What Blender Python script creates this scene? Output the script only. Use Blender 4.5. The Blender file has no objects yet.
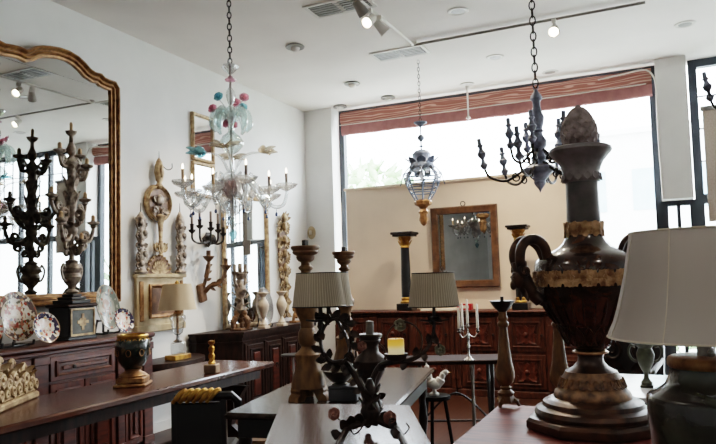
import bpy, math, random
from math import sin, cos, pi, radians, hypot, sqrt, atan2
from mathutils import Vector, Matrix
random.seed(7)
C = bpy.context.scene.collection

# ------------------------------------------------------------------ camera
F, YAW, PIT, ROL, SY, EYE = 664.14, -.4265068, .0605301, -.0298128, 15.589, 1.45
_fw = Vector((sin(YAW)*cos(PIT), cos(YAW)*cos(PIT), sin(PIT)))
_r0 = Vector((cos(YAW), -sin(YAW), 0)); _u0 = _r0.cross(_fw)
_R = cos(ROL)*_r0 + sin(ROL)*_u0; _U = -sin(ROL)*_r0 + cos(ROL)*_u0
def at(px, py, X=None, Y=None, Z=None, D=None):
    """point of the room seen at a place of the photograph, on a known plane"""
    d = _fw + (px-358)/F*_R - (py-222-SY)/F*_U
    t = X/d.x if X is not None else Y/d.y if Y is not None else (Z-EYE)/d.z if Z is not None else D
    return Vector((d.x*t, d.y*t, EYE+d.z*t))
def depth(p): return (Vector(p)-Vector((0, 0, EYE))).dot(_fw)
cd = bpy.data.cameras.new('camera'); cam = bpy.data.objects.new('camera', cd); C.objects.link(cam)
m = Matrix((_R, _U, -_fw)).transposed().to_4x4(); m.translation = (0, 0, EYE); cam.matrix_world = m
cd.sensor_width = 36; cd.lens = F/716*36; cd.shift_y = SY/716; cd.clip_start = .05; cd.clip_end = 300
bpy.context.scene.camera = cam

# ------------------------------------------------------------------ materials
MATS = {}
def nodes(name):
    m = bpy.data.materials.new(name); m.use_nodes = True
    nt = m.node_tree; b = nt.nodes['Principled BSDF']; MATS[name] = m
    return m, nt, b
def N(nt, t, **k):
    n = nt.nodes.new(t)
    for a, v in k.items():
        if a.startswith('i_'): n.inputs[a[2:].replace('_', ' ')].default_value = v
        else: setattr(n, a, v)
    return n
def c4(c): return (*c, 1) if len(c) == 3 else c
def s2l(*c):
    return tuple((v/255/12.92 if v/255 <= .04045 else ((v/255+.055)/1.055)**2.4) for v in c)
def ramp(nt, stops, interp='LINEAR'):
    r = nt.nodes.new('ShaderNodeValToRGB'); r.color_ramp.interpolation = interp
    e = r.color_ramp.elements
    while len(e) < len(stops): e.new(.5)
    for q, (p, c) in zip(e, stops): q.position = p; q.color = c4(c)
    return r
def mat(name, a, b_=None, scale=8, stretch=(1, 1, 1), rough=.5, metal=0, bump=0, detail=4, lo=.35, hi=.65, rvar=0, coat=0, spec=.5, sheen=0, dist=0):
    m, nt, b = nodes(name)
    b.inputs['Roughness'].default_value = rough; b.inputs['Metallic'].default_value = metal
    b.inputs['Coat Weight'].default_value = coat; b.inputs['Specular IOR Level'].default_value = spec
    b.inputs['Sheen Weight'].default_value = sheen
    if b_ is None:
        b_ = tuple(x*.85 for x in a)
    tc = N(nt, 'ShaderNodeTexCoord'); mp = N(nt, 'ShaderNodeMapping'); mp.inputs['Scale'].default_value = stretch
    no = N(nt, 'ShaderNodeTexNoise', i_Scale=scale, i_Detail=detail, i_Distortion=dist)
    r = ramp(nt, [(lo, a), (hi, b_)])
    nt.links.new(tc.outputs['Object'], mp.inputs[0]); nt.links.new(mp.outputs[0], no.inputs['Vector'])
    nt.links.new(no.outputs[0], r.inputs[0]); nt.links.new(r.outputs[0], b.inputs['Base Color'])
    if rvar:
        mr = N(nt, 'ShaderNodeMapRange'); mr.inputs[3].default_value = rough-rvar; mr.inputs[4].default_value = rough+rvar
        nt.links.new(no.outputs[0], mr.inputs[0]); nt.links.new(mr.outputs[0], b.inputs['Roughness'])
    if bump:
        bu = N(nt, 'ShaderNodeBump', i_Strength=bump, i_Distance=.01)
        nt.links.new(no.outputs[0], bu.inputs['Height']); nt.links.new(bu.outputs[0], b.inputs['Normal'])
    return m
def emit(name, col, s):
    m, nt, b = nodes(name); b.inputs['Base Color'].default_value = c4(col)
    b.inputs['Emission Color'].default_value = c4(col); b.inputs['Emission Strength'].default_value = s
    return m
def clear(name, tint, gloss=.35, edge=.6, body=.06):
    """blown glass: see-through in the middle, bright at the rims"""
    m, nt, b = nodes(name); nt.nodes.remove(b)
    out = nt.nodes['Material Output']
    tr = N(nt, 'ShaderNodeBsdfTransparent'); tr.inputs[0].default_value = c4(tint)
    gl = N(nt, 'ShaderNodeBsdfGlossy'); gl.inputs['Roughness'].default_value = .04
    df = N(nt, 'ShaderNodeBsdfTranslucent'); df.inputs[0].default_value = c4(tint)
    lw = N(nt, 'ShaderNodeLayerWeight', i_Blend=gloss)
    mu = N(nt, 'ShaderNodeMath', operation='MULTIPLY'); mu.inputs[1].default_value = edge
    ad = N(nt, 'ShaderNodeMath', operation='ADD'); ad.inputs[1].default_value = .05
    m1 = N(nt, 'ShaderNodeMixShader'); m1.inputs[0].default_value = body
    m2 = N(nt, 'ShaderNodeMixShader')
    L = nt.links.new
    L(lw.outputs['Facing'], mu.inputs[0]); L(mu.outputs[0], ad.inputs[0]); L(ad.outputs[0], m2.inputs[0])
    L(tr.outputs[0], m1.inputs[1]); L(df.outputs[0], m1.inputs[2]); L(m1.outputs[0], m2.inputs[1]); L(gl.outputs[0], m2.inputs[2])
    L(m2.outputs[0], out.inputs[0])
    return m
def pane_mat(name, tint=(.95, .98, 1), g=.06):
    m, nt, b = nodes(name); nt.nodes.remove(b); out = nt.nodes['Material Output']
    tr = N(nt, 'ShaderNodeBsdfTransparent'); tr.inputs[0].default_value = c4(tint)
    gl = N(nt, 'ShaderNodeBsdfGlossy'); gl.inputs['Roughness'].default_value = .02
    mx = N(nt, 'ShaderNodeMixShader'); mx.inputs[0].default_value = g
    nt.links.new(tr.outputs[0], mx.inputs[1]); nt.links.new(gl.outputs[0], mx.inputs[2]); nt.links.new(mx.outputs[0], out.inputs[0])
    return m
WHITE = mat('white plaster', s2l(238, 236, 232), s2l(232, 230, 226), 3, rough=.8, bump=.02)
BEIGE = mat('cream plaster', s2l(238, 214, 190), s2l(231, 207, 183), 3, rough=.8)
CEIL = mat('ceiling paint', s2l(238, 231, 224), s2l(232, 225, 218), 2, rough=.85)
def planks(name, c1, c2, c3, w, l, rough, mortar=(.01, .006, .004), off=.5):
    m, nt, b = nodes(name); tc = N(nt, 'ShaderNodeTexCoord'); L = nt.links.new
    mp = N(nt, 'ShaderNodeMapping'); mp.inputs['Rotation'].default_value = (0, 0, pi/2)
    br = N(nt, 'ShaderNodeTexBrick', offset=off); br.inputs['Scale'].default_value = 1
    br.inputs['Color1'].default_value = c4(c1); br.inputs['Color2'].default_value = c4(c2); br.inputs['Mortar'].default_value = c4(mortar)
    br.inputs['Brick Width'].default_value = l; br.inputs['Row Height'].default_value = w; br.inputs['Mortar Size'].default_value = .003
    mp2 = N(nt, 'ShaderNodeMapping'); mp2.inputs['Scale'].default_value = (14, 1.2, 1)
    no = N(nt, 'ShaderNodeTexNoise', i_Scale=3, i_Detail=5)
    mx = N(nt, 'ShaderNodeMix', data_type='RGBA', blend_type='MULTIPLY'); mx.inputs[0].default_value = .8
    r = ramp(nt, [(.3, (1, 1, 1)), (.7, c3)])
    L(tc.outputs['Object'], mp.inputs[0]); L(mp.outputs[0], br.inputs[0]); L(tc.outputs['Object'], mp2.inputs[0]); L(mp2.outputs[0], no.inputs['Vector'])
    L(no.outputs[0], r.inputs[0]); L(br.outputs[0], mx.inputs[6]); L(r.outputs[0], mx.inputs[7]); L(mx.outputs[2], b.inputs['Base Color'])
    b.inputs['Roughness'].default_value = rough; b.inputs['Specular IOR Level'].default_value = .25
    bu = N(nt, 'ShaderNodeBump', i_Strength=.08, i_Distance=.01); L(no.outputs[0], bu.inputs['Height']); L(bu.outputs[0], b.inputs['Normal'])
    return m
FLOOR = planks('floorboards', s2l(68, 41, 28), s2l(57, 34, 24), (.55, .5, .48), .11, 1.4, .38)
FGTOP = planks('plank table top', s2l(92, 68, 61), s2l(78, 57, 52), (.6, .52, .52), .19, 9, .2, mortar=(.03, .02, .02))
RTTOP = mat('plum brown table top', s2l(122, 68, 62), s2l(92, 50, 48), 5, (1, 6, 1), rough=.4, bump=.03, spec=.1)
MAHOG = mat('mahogany', s2l(84, 38, 24), s2l(52, 23, 16), 6, (1, 5, 5), rough=.38, bump=.03, spec=.35)
MAHOGV = mat('mahogany panel', s2l(94, 43, 27), s2l(60, 27, 18), 6, (5, 5, 1), rough=.4, bump=.03, spec=.35)
WALNUT = mat('dark walnut', s2l(50, 31, 24), s2l(30, 19, 15), 6, (5, 5, 1), rough=.45, bump=.03, spec=.2)
HUTCH = mat('red brown oak', s2l(84, 44, 29), s2l(54, 28, 19), 7, (4, 4, 1), rough=.5, bump=.05, spec=.25)
EBON = mat('blackened wood', s2l(30, 23, 21), s2l(18, 14, 13), 6, rough=.4)
MIDTOP = mat('worn grey brown table top', s2l(56, 47, 41), s2l(30, 25, 22), 22, (1, 1, 1), rough=.22, bump=.06, detail=6, spec=.14)
TAN = mat('turned limewood', s2l(126, 92, 56), s2l(90, 62, 38), 9, (3, 3, 1), rough=.5, bump=.06, spec=.35)
GILT = mat('antique gilding', s2l(168, 122, 74), s2l(116, 78, 46), 22, rough=.42, metal=.45, bump=.12)
GOLD = mat('bright gilding', s2l(206, 158, 78), s2l(150, 102, 44), 14, rough=.32, metal=.8, bump=.08)
PALEG = mat('pale worn gilding', s2l(196, 170, 130), s2l(132, 102, 70), 22, rough=.55, metal=.15, bump=.15)
CREAMW = mat('cream painted wood', s2l(204, 184, 148), s2l(172, 148, 110), 10, rough=.6, bump=.08)
SILVG = mat('silvered carved wood', s2l(168, 152, 136), s2l(92, 76, 64), 24, rough=.45, metal=.3, bump=.2)
BROWNC = mat('brown carved wood', s2l(128, 92, 62), s2l(80, 54, 36), 16, rough=.5, metal=.15, bump=.15)
IRON = mat('dark iron', s2l(54, 46, 42), s2l(34, 28, 25), 20, rough=.45, metal=.6, bump=.1)
LANT = mat('blue grey tin paled by haze', s2l(132, 146, 168), s2l(92, 100, 116), 20, rough=.5, metal=.4, bump=.1)  # blue grey tin, its colour lightened to carry the window haze
CHAN = mat('dark turned wood paled by haze', s2l(146, 152, 172), s2l(92, 94, 108), 14, rough=.5, metal=.0, bump=.08)  # dark wood; the pale blue grey is lens flare put into the colour
BLACK = mat('black lacquer', s2l(22, 19, 20), s2l(12, 11, 12), 5, rough=.28)
BRONZE = mat('brown patinated bronze', s2l(82, 54, 37), s2l(36, 23, 18), 7, rough=.34, metal=.35, bump=.1, dist=1.2)
URNB = mat('tortoiseshell brown glaze', s2l(74, 44, 28), s2l(26, 17, 13), 9, rough=.2, detail=6, coat=.5, dist=1.5)
URNN = mat('brown neck glaze paled by haze', s2l(84, 74, 72), s2l(50, 43, 42), 7, rough=.3, coat=.3)  # brown glaze with the veil of window glare mixed into its tone
URNG = mat('gilded leaf relief', s2l(196, 156, 114), s2l(122, 86, 56), 25, rough=.42, metal=.45, bump=.25)
URNR = mat('dark gilt relief', s2l(136, 98, 64), s2l(68, 45, 30), 25, rough=.5, metal=.1, bump=.25)
LIPM = mat('lip glaze paled by haze', s2l(136, 128, 128), s2l(96, 88, 88), 12, rough=.45)  # lighter than the neck: window glare painted into the lip colour
CONE = mat('gilded pinecone paled by haze', s2l(176, 158, 156), s2l(126, 110, 108), 25, rough=.55, metal=.1, bump=.3)  # greyed gilding: the glare veil over the urn top is in the colour
GREENV = mat('dark green glaze', s2l(28, 40, 36), s2l(12, 17, 17), 8, rough=.16, coat=.6, detail=6)
OLIVE = mat('mottled olive glaze', s2l(64, 64, 50), s2l(38, 30, 24), 8, rough=.26, coat=.5, detail=6, dist=1)
VERD = mat('green patina', s2l(78, 82, 66), s2l(50, 46, 36), 14, rough=.45, metal=.3, bump=.1)
ALAB = mat('alabaster', s2l(214, 200, 182), s2l(186, 166, 146), 8, rough=.4, dist=1)
MARBLE = mat('white marble', s2l(226, 226, 228), s2l(196, 198, 204), 5, rough=.14, dist=2)
SILVER = mat('silver', s2l(196, 192, 188), s2l(150, 146, 142), 12, rough=.22, metal=.9)
MIRR = mat('mirror silvering', (.56, .57, .56), (.52, .53, .52), 3, rough=.015, metal=1)
MIRD = mat('foxed mirror silvering', (.36, .35, .335), (.29, .285, .28), 4, rough=.012, metal=1)
WAXW = mat('white wax', s2l(238, 232, 222), s2l(230, 222, 210), 8, rough=.5)
WAXT = mat('tan candle sleeve', s2l(196, 160, 116), s2l(168, 130, 92), 20, rough=.6)
WAXG = mat('brown candle sleeve', s2l(120, 104, 92), s2l(92, 78, 68), 20, rough=.6)
ROSE = mat('dusty pink painted tole', s2l(150, 104, 92), s2l(106, 70, 62), 20, rough=.6)
ROSEG = mat('grey green painted tole', s2l(128, 124, 104), s2l(92, 90, 74), 20, rough=.6)
VINE = mat('brown painted iron vine', s2l(62, 44, 34), s2l(34, 24, 20), 24, rough=.45, metal=.3, bump=.2)
PORC = mat('white porcelain', s2l(226, 222, 216), s2l(206, 202, 198), 8, rough=.25)
RED = mat('red card', s2l(186, 34, 40), s2l(160, 26, 32), 8, rough=.5)
PAPER = mat('paper', s2l(226, 214, 196), s2l(212, 200, 182), 8, rough=.7)
GREYM = mat('grey metal', s2l(150, 146, 140), s2l(130, 126, 120), 8, rough=.45, metal=.3)
FIXW = mat('white fixture', s2l(222, 216, 208), s2l(212, 206, 198), 8, rough=.5)
DARKV = mat('dark slot', s2l(50, 45, 42), s2l(36, 32, 30), 8, rough=.7)
FRAMEB = mat('dark blue grey window frame', s2l(46, 54, 64), s2l(36, 43, 52), 6, rough=.45)
BLUESIGN = mat('grey green painted chest', s2l(96, 98, 92), s2l(70, 70, 66), 16, rough=.6)
TAUPE = mat('taupe linen', s2l(186, 170, 156), s2l(172, 156, 142), 60, rough=.9)
GRASS = mat('grey paving', s2l(196, 196, 192), s2l(180, 180, 176), 2, rough=.8)
LEAFM = mat('green foliage', s2l(176, 196, 150), s2l(120, 150, 100), 5, rough=.6)
BARK = mat('bark', s2l(96, 78, 62), s2l(70, 56, 44), 10, rough=.8)
STUC = mat('pale stucco', s2l(226, 226, 224), s2l(214, 214, 212), 2, rough=.8)
BLUEG = mat('blue grey shutter', s2l(150, 176, 186), s2l(136, 162, 172), 2, rough=.6)
GL = clear('clear blown glass', (.89, .91, .92), .45, .85, .24)
GLB = clear('turquoise blown glass', (.55, .80, .85), .4, .45, .35)
GLP = clear('pink blown glass', (.88, .60, .68), .4, .4, .35)
GLR = clear('smoky ruby glass', (.62, .44, .44), .4, .4, .25)
GLC = clear('pale turquoise glass', (.84, .93, .93), .42, .7, .2)
GLA = clear('pale amber glass', (.86, .80, .70), .42, .7, .3)
GLN = clear('cobalt glass drop', (.10, .14, .26), .4, .4, .6)
CRYST = clear('crystal', (.90, .92, .93), .45, .6, .10)
PANE = pane_mat('window pane')
BULB = emit('lit candle bulb', (1, .80, .55), 9)
SPOT = emit('lit spotlight face', (1, .86, .62), 40)
SOFT = emit('dim downlight lens', (1, .93, .82), .9)
def pleat(name, a, b_, freq, rough=.8, trans=.25):
    m, nt, b = nodes(name); L = nt.links.new
    tc = N(nt, 'ShaderNodeTexCoord'); sx = N(nt, 'ShaderNodeSeparateXYZ'); at2 = N(nt, 'ShaderNodeMath', operation='ARCTAN2')
    mu = N(nt, 'ShaderNodeMath', operation='MULTIPLY'); mu.inputs[1].default_value = freq
    sn = N(nt, 'ShaderNodeMath', operation='SINE'); mr = N(nt, 'ShaderNodeMapRange'); mr.inputs[1].default_value = -1
    r = ramp(nt, [(0, a), (1, b_)])
    L(tc.outputs['Object'], sx.inputs[0]); L(sx.outputs[0], at2.inputs[0]); L(sx.outputs[1], at2.inputs[1]); L(at2.outputs[0], mu.inputs[0])
    L(mu.outputs[0], sn.inputs[0]); L(sn.outputs[0], mr.inputs[0]); L(mr.outputs[0], r.inputs[0]); L(r.outputs[0], b.inputs['Base Color'])
    bu = N(nt, 'ShaderNodeBump', i_Strength=.5, i_Distance=.004); L(mr.outputs[0], bu.inputs['Height']); L(bu.outputs[0], b.inputs['Normal'])
    b.inputs['Roughness'].default_value = rough
    ts = N(nt, 'ShaderNodeBsdfTranslucent'); ts.inputs[0].default_value = c4(a)
    mx = N(nt, 'ShaderNodeMixShader'); mx.inputs[0].default_value = trans
    L(b.outputs[0], mx.inputs[1]); L(ts.outputs[0], mx.inputs[2]); L(mx.outputs[0], nt.nodes['Material Output'].inputs[0])
    return m
PLEAT = pleat('pleated taupe silk', s2l(204, 190, 168), s2l(162, 148, 130), 60)
WSHADE = pleat('white linen shade', s2l(214, 204, 196), s2l(206, 196, 188), 5, trans=.35)
CSHADE = pleat('cream card shade', s2l(216, 196, 166), s2l(208, 188, 158), 8, trans=.25)
def imari(name, R, zones, cells=None):
    """ring zones of a painted plate broken up by blotches"""
    m, nt, b = nodes(name); L = nt.links.new
    tc = N(nt, 'ShaderNodeTexCoord'); sx = N(nt, 'ShaderNodeSeparateXYZ'); cb = N(nt, 'ShaderNodeCombineXYZ')
    ln = N(nt, 'ShaderNodeVectorMath', operation='LENGTH'); dv = N(nt, 'ShaderNodeMath', operation='DIVIDE'); dv.inputs[1].default_value = R
    L(tc.outputs['Object'], sx.inputs[0]); L(sx.outputs[0], cb.inputs[0]); L(sx.outputs[1], cb.inputs[1]); L(cb.outputs[0], ln.inputs[0]); L(ln.outputs['Value'], dv.inputs[0])
    rz = ramp(nt, zones, 'CONSTANT'); L(dv.outputs[0], rz.inputs[0])
    vo = N(nt, 'ShaderNodeTexVoronoi', i_Scale=62); L(tc.outputs['Object'], vo.inputs['Vector'])
    sp = N(nt, 'ShaderNodeSeparateColor'); L(vo.outputs['Color'], sp.inputs[0])
    rv = ramp(nt, cells or [(0, s2l(236, 228, 216)), (.38, s2l(170, 62, 44)), (.6, s2l(232, 222, 208)), (.74, s2l(44, 50, 84)), (.88, s2l(196, 150, 84))], 'CONSTANT')
    L(sp.outputs[0], rv.inputs[0])
    ms = ramp(nt, [(0, (0, 0, 0)), (.52, (1, 1, 1))], 'CONSTANT'); L(sp.outputs[1], ms.inputs[0])
    mx = N(nt, 'ShaderNodeMix', data_type='RGBA'); L(ms.outputs[0], mx.inputs[0]); L(rz.outputs[0], mx.inputs[6]); L(rv.outputs[0], mx.inputs[7])
    L(mx.outputs[2], b.inputs['Base Color']); b.inputs['Roughness'].default_value = .2
    return m
IM_A = imari('red and navy painted porcelain', .115, [(0, s2l(222, 196, 180)), (.55, s2l(228, 214, 202)), (.62, s2l(52, 44, 66)), (.93, s2l(190, 160, 140))])
IM_B = imari('polychrome painted porcelain', .165, [(0, s2l(190, 170, 150)), (.3, s2l(150, 92, 74)), (.5, s2l(196, 186, 172)), (.72, s2l(86, 62, 56)), (.94, s2l(170, 140, 110))], [(0, s2l(196, 178, 156)), (.3, s2l(140, 58, 44)), (.5, s2l(92, 84, 66)), (.68, s2l(206, 190, 168)), (.8, s2l(50, 46, 60)), (.9, s2l(160, 112, 66))])
IM_C = imari('grey green painted porcelain', .13, [(0, s2l(164, 132, 116)), (.35, s2l(172, 172, 162)), (.66, s2l(118, 122, 112)), (.92, s2l(160, 150, 134))], [(0, s2l(176, 172, 160)), (.35, s2l(120, 132, 122)), (.6, s2l(160, 104, 84)), (.72, s2l(186, 178, 164)), (.88, s2l(84, 88, 92))])
def ripple(name):
    m, nt, b = nodes(name); L = nt.links.new; tc = N(nt, 'ShaderNodeTexCoord'); mp = N(nt, 'ShaderNodeMapping'); mp.inputs['Scale'].default_value = (1.4, 1, 11)
    wv = N(nt, 'ShaderNodeTexWave', bands_direction='Z', i_Scale=.8, i_Distortion=12, i_Detail=2); wv.inputs['Detail Scale'].default_value = 1.2
    r = ramp(nt, [(.0, s2l(156, 108, 98)), (.78, s2l(164, 116, 105)), (.9, s2l(206, 172, 158)), (1, s2l(214, 182, 168))])
    L(tc.outputs['Object'], mp.inputs[0]); L(mp.outputs[0], wv.inputs[0]); L(wv.outputs[0], r.inputs[0]); L(r.outputs[0], b.inputs['Base Color']); b.inputs['Roughness'].default_value = .8
    ts = N(nt, 'ShaderNodeBsdfTranslucent'); L(r.outputs[0], ts.inputs[0]); mx = N(nt, 'ShaderNodeMixShader'); mx.inputs[0].default_value = .3
    L(b.outputs[0], mx.inputs[1]); L(ts.outputs[0], mx.inputs[2]); L(mx.outputs[0], nt.nodes['Material Output'].inputs[0])
    return m
RIPPLE = ripple('rose brown rippled silk')
VALP = mat('rose brown silk', s2l(168, 114, 110), s2l(154, 102, 100), 12, rough=.8)
def candlewax():
    m, nt, b = nodes('yellow wax'); L = nt.links.new; tc = N(nt, 'ShaderNodeTexCoord'); sx = N(nt, 'ShaderNodeSeparateXYZ')
    mr = N(nt, 'ShaderNodeMapRange'); mr.inputs[2].default_value = .055
    r = ramp(nt, [(.3, s2l(226, 206, 160)), (.62, s2l(226, 178, 72)), (1, s2l(214, 150, 40))])
    L(tc.outputs['Object'], sx.inputs[0]); L(sx.outputs[2], mr.inputs[0]); L(mr.outputs[0], r.inputs[0]); L(r.outputs[0], b.inputs['Base Color'])
    b.inputs['Emission Strength'].default_value = .25; L(r.outputs[0], b.inputs['Emission Color']); b.inputs['Roughness'].default_value = .5
    return m
WAXY = candlewax()

# ------------------------------------------------------------------ mesh builder
class MB:
    def __init__(s): s.v = []; s.f = []
    def add(s, vs, fs, M=None):
        o = len(s.v)
        s.v += [tuple(M @ Vector(p)) if M else tuple(p) for p in vs]
        s.f += [tuple(i+o for i in f) for f in fs]; return s
    def lathe(s, prof, seg=24, c=(0, 0, 0), M=None, cap=True, wob=0, nw=8, sq=1):
        vs = []; fs = []; n = len(prof)
        for r, z in prof:
            for k in range(seg):
                a = 2*pi*k/seg; rr = max(r, .0004)*(1+wob*cos(nw*a))
                vs.append((c[0]+rr*cos(a), c[1]+rr*sin(a)*sq, c[2]+z))
        for i in range(n-1):
            for k in range(seg):
                k2 = (k+1) % seg; fs.append((i*seg+k, i*seg+k2, (i+1)*seg+k2, (i+1)*seg+k))
        if prof[0][1] > prof[-1][1]: fs = [f[::-1] for f in fs]
        if cap:
            a = tuple(range(seg)); b = tuple((n-1)*seg+k for k in range(seg))
            fs += [a[::-1], b] if prof[0][1] <= prof[-1][1] else [a, b[::-1]]
        return s.add(vs, fs, M)
    def box(s, x0, x1, y0, y1, z0, z1, M=None, b=0):
        if b:
            b = min(b, (x1-x0)*.45, (y1-y0)*.45, (z1-z0)*.45)
            vs = []; 
            for z, e in ((z0, b), (z0+b, 0), (z1-b, 0), (z1, b)):
                X0, X1, Y0, Y1 = x0+e, x1-e, y0+e, y1-e
                q = b if e == 0 else b*.5
                vs += [(X0+q, Y0, z), (X1-q, Y0, z), (X1, Y0+q, z), (X1, Y1-q, z), (X1-q, Y1, z), (X0+q, Y1, z), (X0, Y1-q, z), (X0, Y0+q, z)]
            fs = [tuple(range(7, -1, -1)), tuple(range(24, 32))]
            for i in range(3):
                for k in range(8): fs.append((i*8+k, i*8+(k+1) % 8, (i+1)*8+(k+1) % 8, (i+1)*8+k))
            return s.add(vs, fs, M)
        vs = [(x, y, z) for z in (z0, z1) for x, y in ((x0, y0), (x1, y0), (x1, y1), (x0, y1))]
        return s.add(vs, [(3, 2, 1, 0), (4, 5, 6, 7), (0, 1, 5, 4), (1, 2, 6, 5), (2, 3, 7, 6), (3, 0, 4, 7)], M)
    def poly(s, pts, z0, z1, M=None):
        n = len(pts); vs = [(x, y, z0) for x, y in pts]+[(x, y, z1) for x, y in pts]
        fs = [tuple(range(n-1, -1, -1)), tuple(range(n, 2*n))]+[(i, (i+1) % n, n+(i+1) % n, n+i) for i in range(n)]
        return s.add(vs, fs, M)
    def slab(s, pts, y0, y1, M=None):
        """upright outline in x,z given thickness along y"""
        n = len(pts); vs = [(x, y0, z) for x, z in pts]+[(x, y1, z) for x, z in pts]
        fs = [tuple(range(n)), tuple(range(2*n-1, n-1, -1))]+[((i+1) % n, i, n+i, n+(i+1) % n) for i in range(n)]
        return s.add(vs, fs, M)
    def tube(s, pts, r, seg=8, M=None, closed=False):
        pts = [Vector(p) for p in pts]; n = len(pts)
        rs = r if isinstance(r, (list, tuple)) else [r]*n
        if len(rs) != n: rs = [rs[min(len(rs)-1, int(i*len(rs)/n))] for i in range(n)]
        vs = []; fs = []; up = None
        for i, p in enumerate(pts):
            a = pts[i-1] if (i or closed) else p; b = pts[(i+1) % n] if (i < n-1 or closed) else p
            t = (b-a).normalized() if (b-a).length > 1e-9 else Vector((0, 0, 1))
            if up is None: up = Vector((0, 0, 1)) if abs(t.z) < .9 else Vector((1, 0, 0))
            x = up-t*up.dot(t)
            if x.length < 1e-6: x = t.orthogonal()
            x.normalize(); up = x; y = t.cross(x)
            for k in range(seg):
                q = 2*pi*k/seg; vs.append(p+(x*cos(q)+y*sin(q))*rs[i])
        m_ = n if closed else n-1
        for i in range(m_):
            j = (i+1) % n
            for k in range(seg): fs.append((i*seg+k, i*seg+(k+1) % seg, j*seg+(k+1) % seg, j*seg+k))
        if not closed: fs += [tuple(range(seg))[::-1], tuple((n-1)*seg+k for k in range(seg))]
        return s.add(vs, fs, M)
    def ball(s, c, r, seg=12, rings=8, M=None):
        r = r if isinstance(r, (tuple, list)) else (r, r, r)
        vs = [(c[0], c[1], c[2]-r[2])]; fs = []
        for i in range(1, rings):
            a = -pi/2+pi*i/rings
            for k in range(seg): vs.append((c[0]+r[0]*cos(a)*cos(2*pi*k/seg), c[1]+r[1]*cos(a)*sin(2*pi*k/seg), c[2]+r[2]*sin(a)))
        vs.append((c[0], c[1], c[2]+r[2])); e = len(vs)-1
        for k in range(seg):
            k2 = (k+1) % seg; fs.append((0, 1+k2, 1+k)); fs.append((e, e-seg+k, e-seg+k2))
            for i in range(rings-2): fs.append((1+i*seg+k, 1+i*seg+k2, 1+(i+1)*seg+k2, 1+(i+1)*seg+k))
        return s.add(vs, fs, M)
    def leaf(s, p, d, n, L, W, curl=.3, M=None, lobes=0):
        """thin pointed leaf from p along d, face normal n, tip curling towards n"""
        p = Vector(p); d = Vector(d).normalized(); n = Vector(n); n = (n-d*n.dot(d)).normalized(); w = d.cross(n)
        vs = []; fs = []; K = 7; th = min(.004, W*.15)
        for i in range(K):
            t = i/(K-1); ww = W*.5*(sin(pi*min(1, t*.93+.07))**.8)*(1+(lobes*(i % 2)-lobes*.5)) if i < K-1 else W*.02
            q = p+d*(L*t*(1-.25*curl*t))+n*(curl*L*t*t)
            for sg in (-1, 0, 1): vs.append(q+w*ww*sg+n*(.12*W*(abs(sg))))
            for sg in (-1, 0, 1): vs.append(q+w*ww*sg*.96+n*(.12*W*(abs(sg)))-n*th)
        for i in range(K-1):
            a = i*6; b = a+6
            for k in (0, 1): fs.append((a+k, a+k+1, b+k+1, b+k)); fs.append((a+4+k-1+0, b+3+k, b+4+k, a+4+k))
            fs.append((a, b, b+3, a+3)); fs.append((a+2, a+5, b+5, b+2))
        return s.add(vs, fs, M)
    def obj(s, name, m, parent=None, smooth=40, loc=None, rot=None):
        me = bpy.data.meshes.new(name); me.from_pydata([tuple(v) for v in s.v], [], s.f); me.update()
        o = bpy.data.objects.new(name, me); C.objects.link(o); me.materials.append(m)
        if smooth:
            me.polygons.foreach_set('use_smooth', [True]*len(me.polygons)); me.set_sharp_from_angle(angle=radians(smooth))
        if parent: o.parent = parent
        if loc is not None: o.location = loc
        if rot is not None: o.rotation_euler = rot
        return o
def frame(outline, prof):
    """moulding swept round an upright outline (x,z, counter-clockwise); prof = [(inset, depth)...]; front faces -y"""
    n = len(outline); P = [Vector((x, z)) for x, z in outline]; off = []
    for i in range(n):
        a = (P[i]-P[i-1]).normalized(); b = (P[(i+1) % n]-P[i]).normalized()
        na = Vector((-a.y, a.x)); nb = Vector((-b.y, b.x)); q = na+nb
        q = q/max(.35, q.dot(na)) if q.length > 1e-6 else na
        off.append(q)
    mb = MB(); vs = []; fs = []
    for ins, d in prof:
        for i in range(n): q = P[i]+off[i]*ins; vs.append((q.x, -d, q.y))
    for j in range(len(prof)-1):
        for i in range(n): k = (i+1) % n; fs.append((j*n+i, j*n+k, (j+1)*n+k, (j+1)*n+i))
    mb.add(vs, fs)
    inner = [(P[i]+off[i]*prof[-1][0]) for i in range(n)]
    return mb, [(q.x, q.y) for q in inner]
def plate_face(pts, y0, y1): return MB().slab(pts, y0, y1)
def spiral(cx, cz, r0, r1, a0, turns, n=18, y=0):
    return [(cx+(r0+(r1-r0)*i/n)*cos(a0+2*pi*turns*i/n), y, cz+(r0+(r1-r0)*i/n)*sin(a0+2*pi*turns*i/n)) for i in range(n+1)]
def bez(ps, n=12):
    """smooth curve through points (catmull-rom)"""
    P = [Vector(p) for p in ps]; P = [P[0]*2-P[1]]+P+[P[-1]*2-P[-2]]; out = []
    for i in range(1, len(P)-2):
        for k in range(n):
            t = k/n; a, b, c, d = P[i-1:i+3]
            out.append(.5*((2*b)+(c-a)*t+(2*a-5*b+4*c-d)*t*t+(3*b-a-3*c+d)*t**3))
    out.append(P[-2]); return out
def rotz(v, a): return Vector((v[0]*cos(a)-v[1]*sin(a), v[0]*sin(a)+v[1]*cos(a), v[2]))
def RZ(a): return Matrix.Rotation(a, 4, 'Z')
def T(*p): return Matrix.Translation(p)

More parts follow.
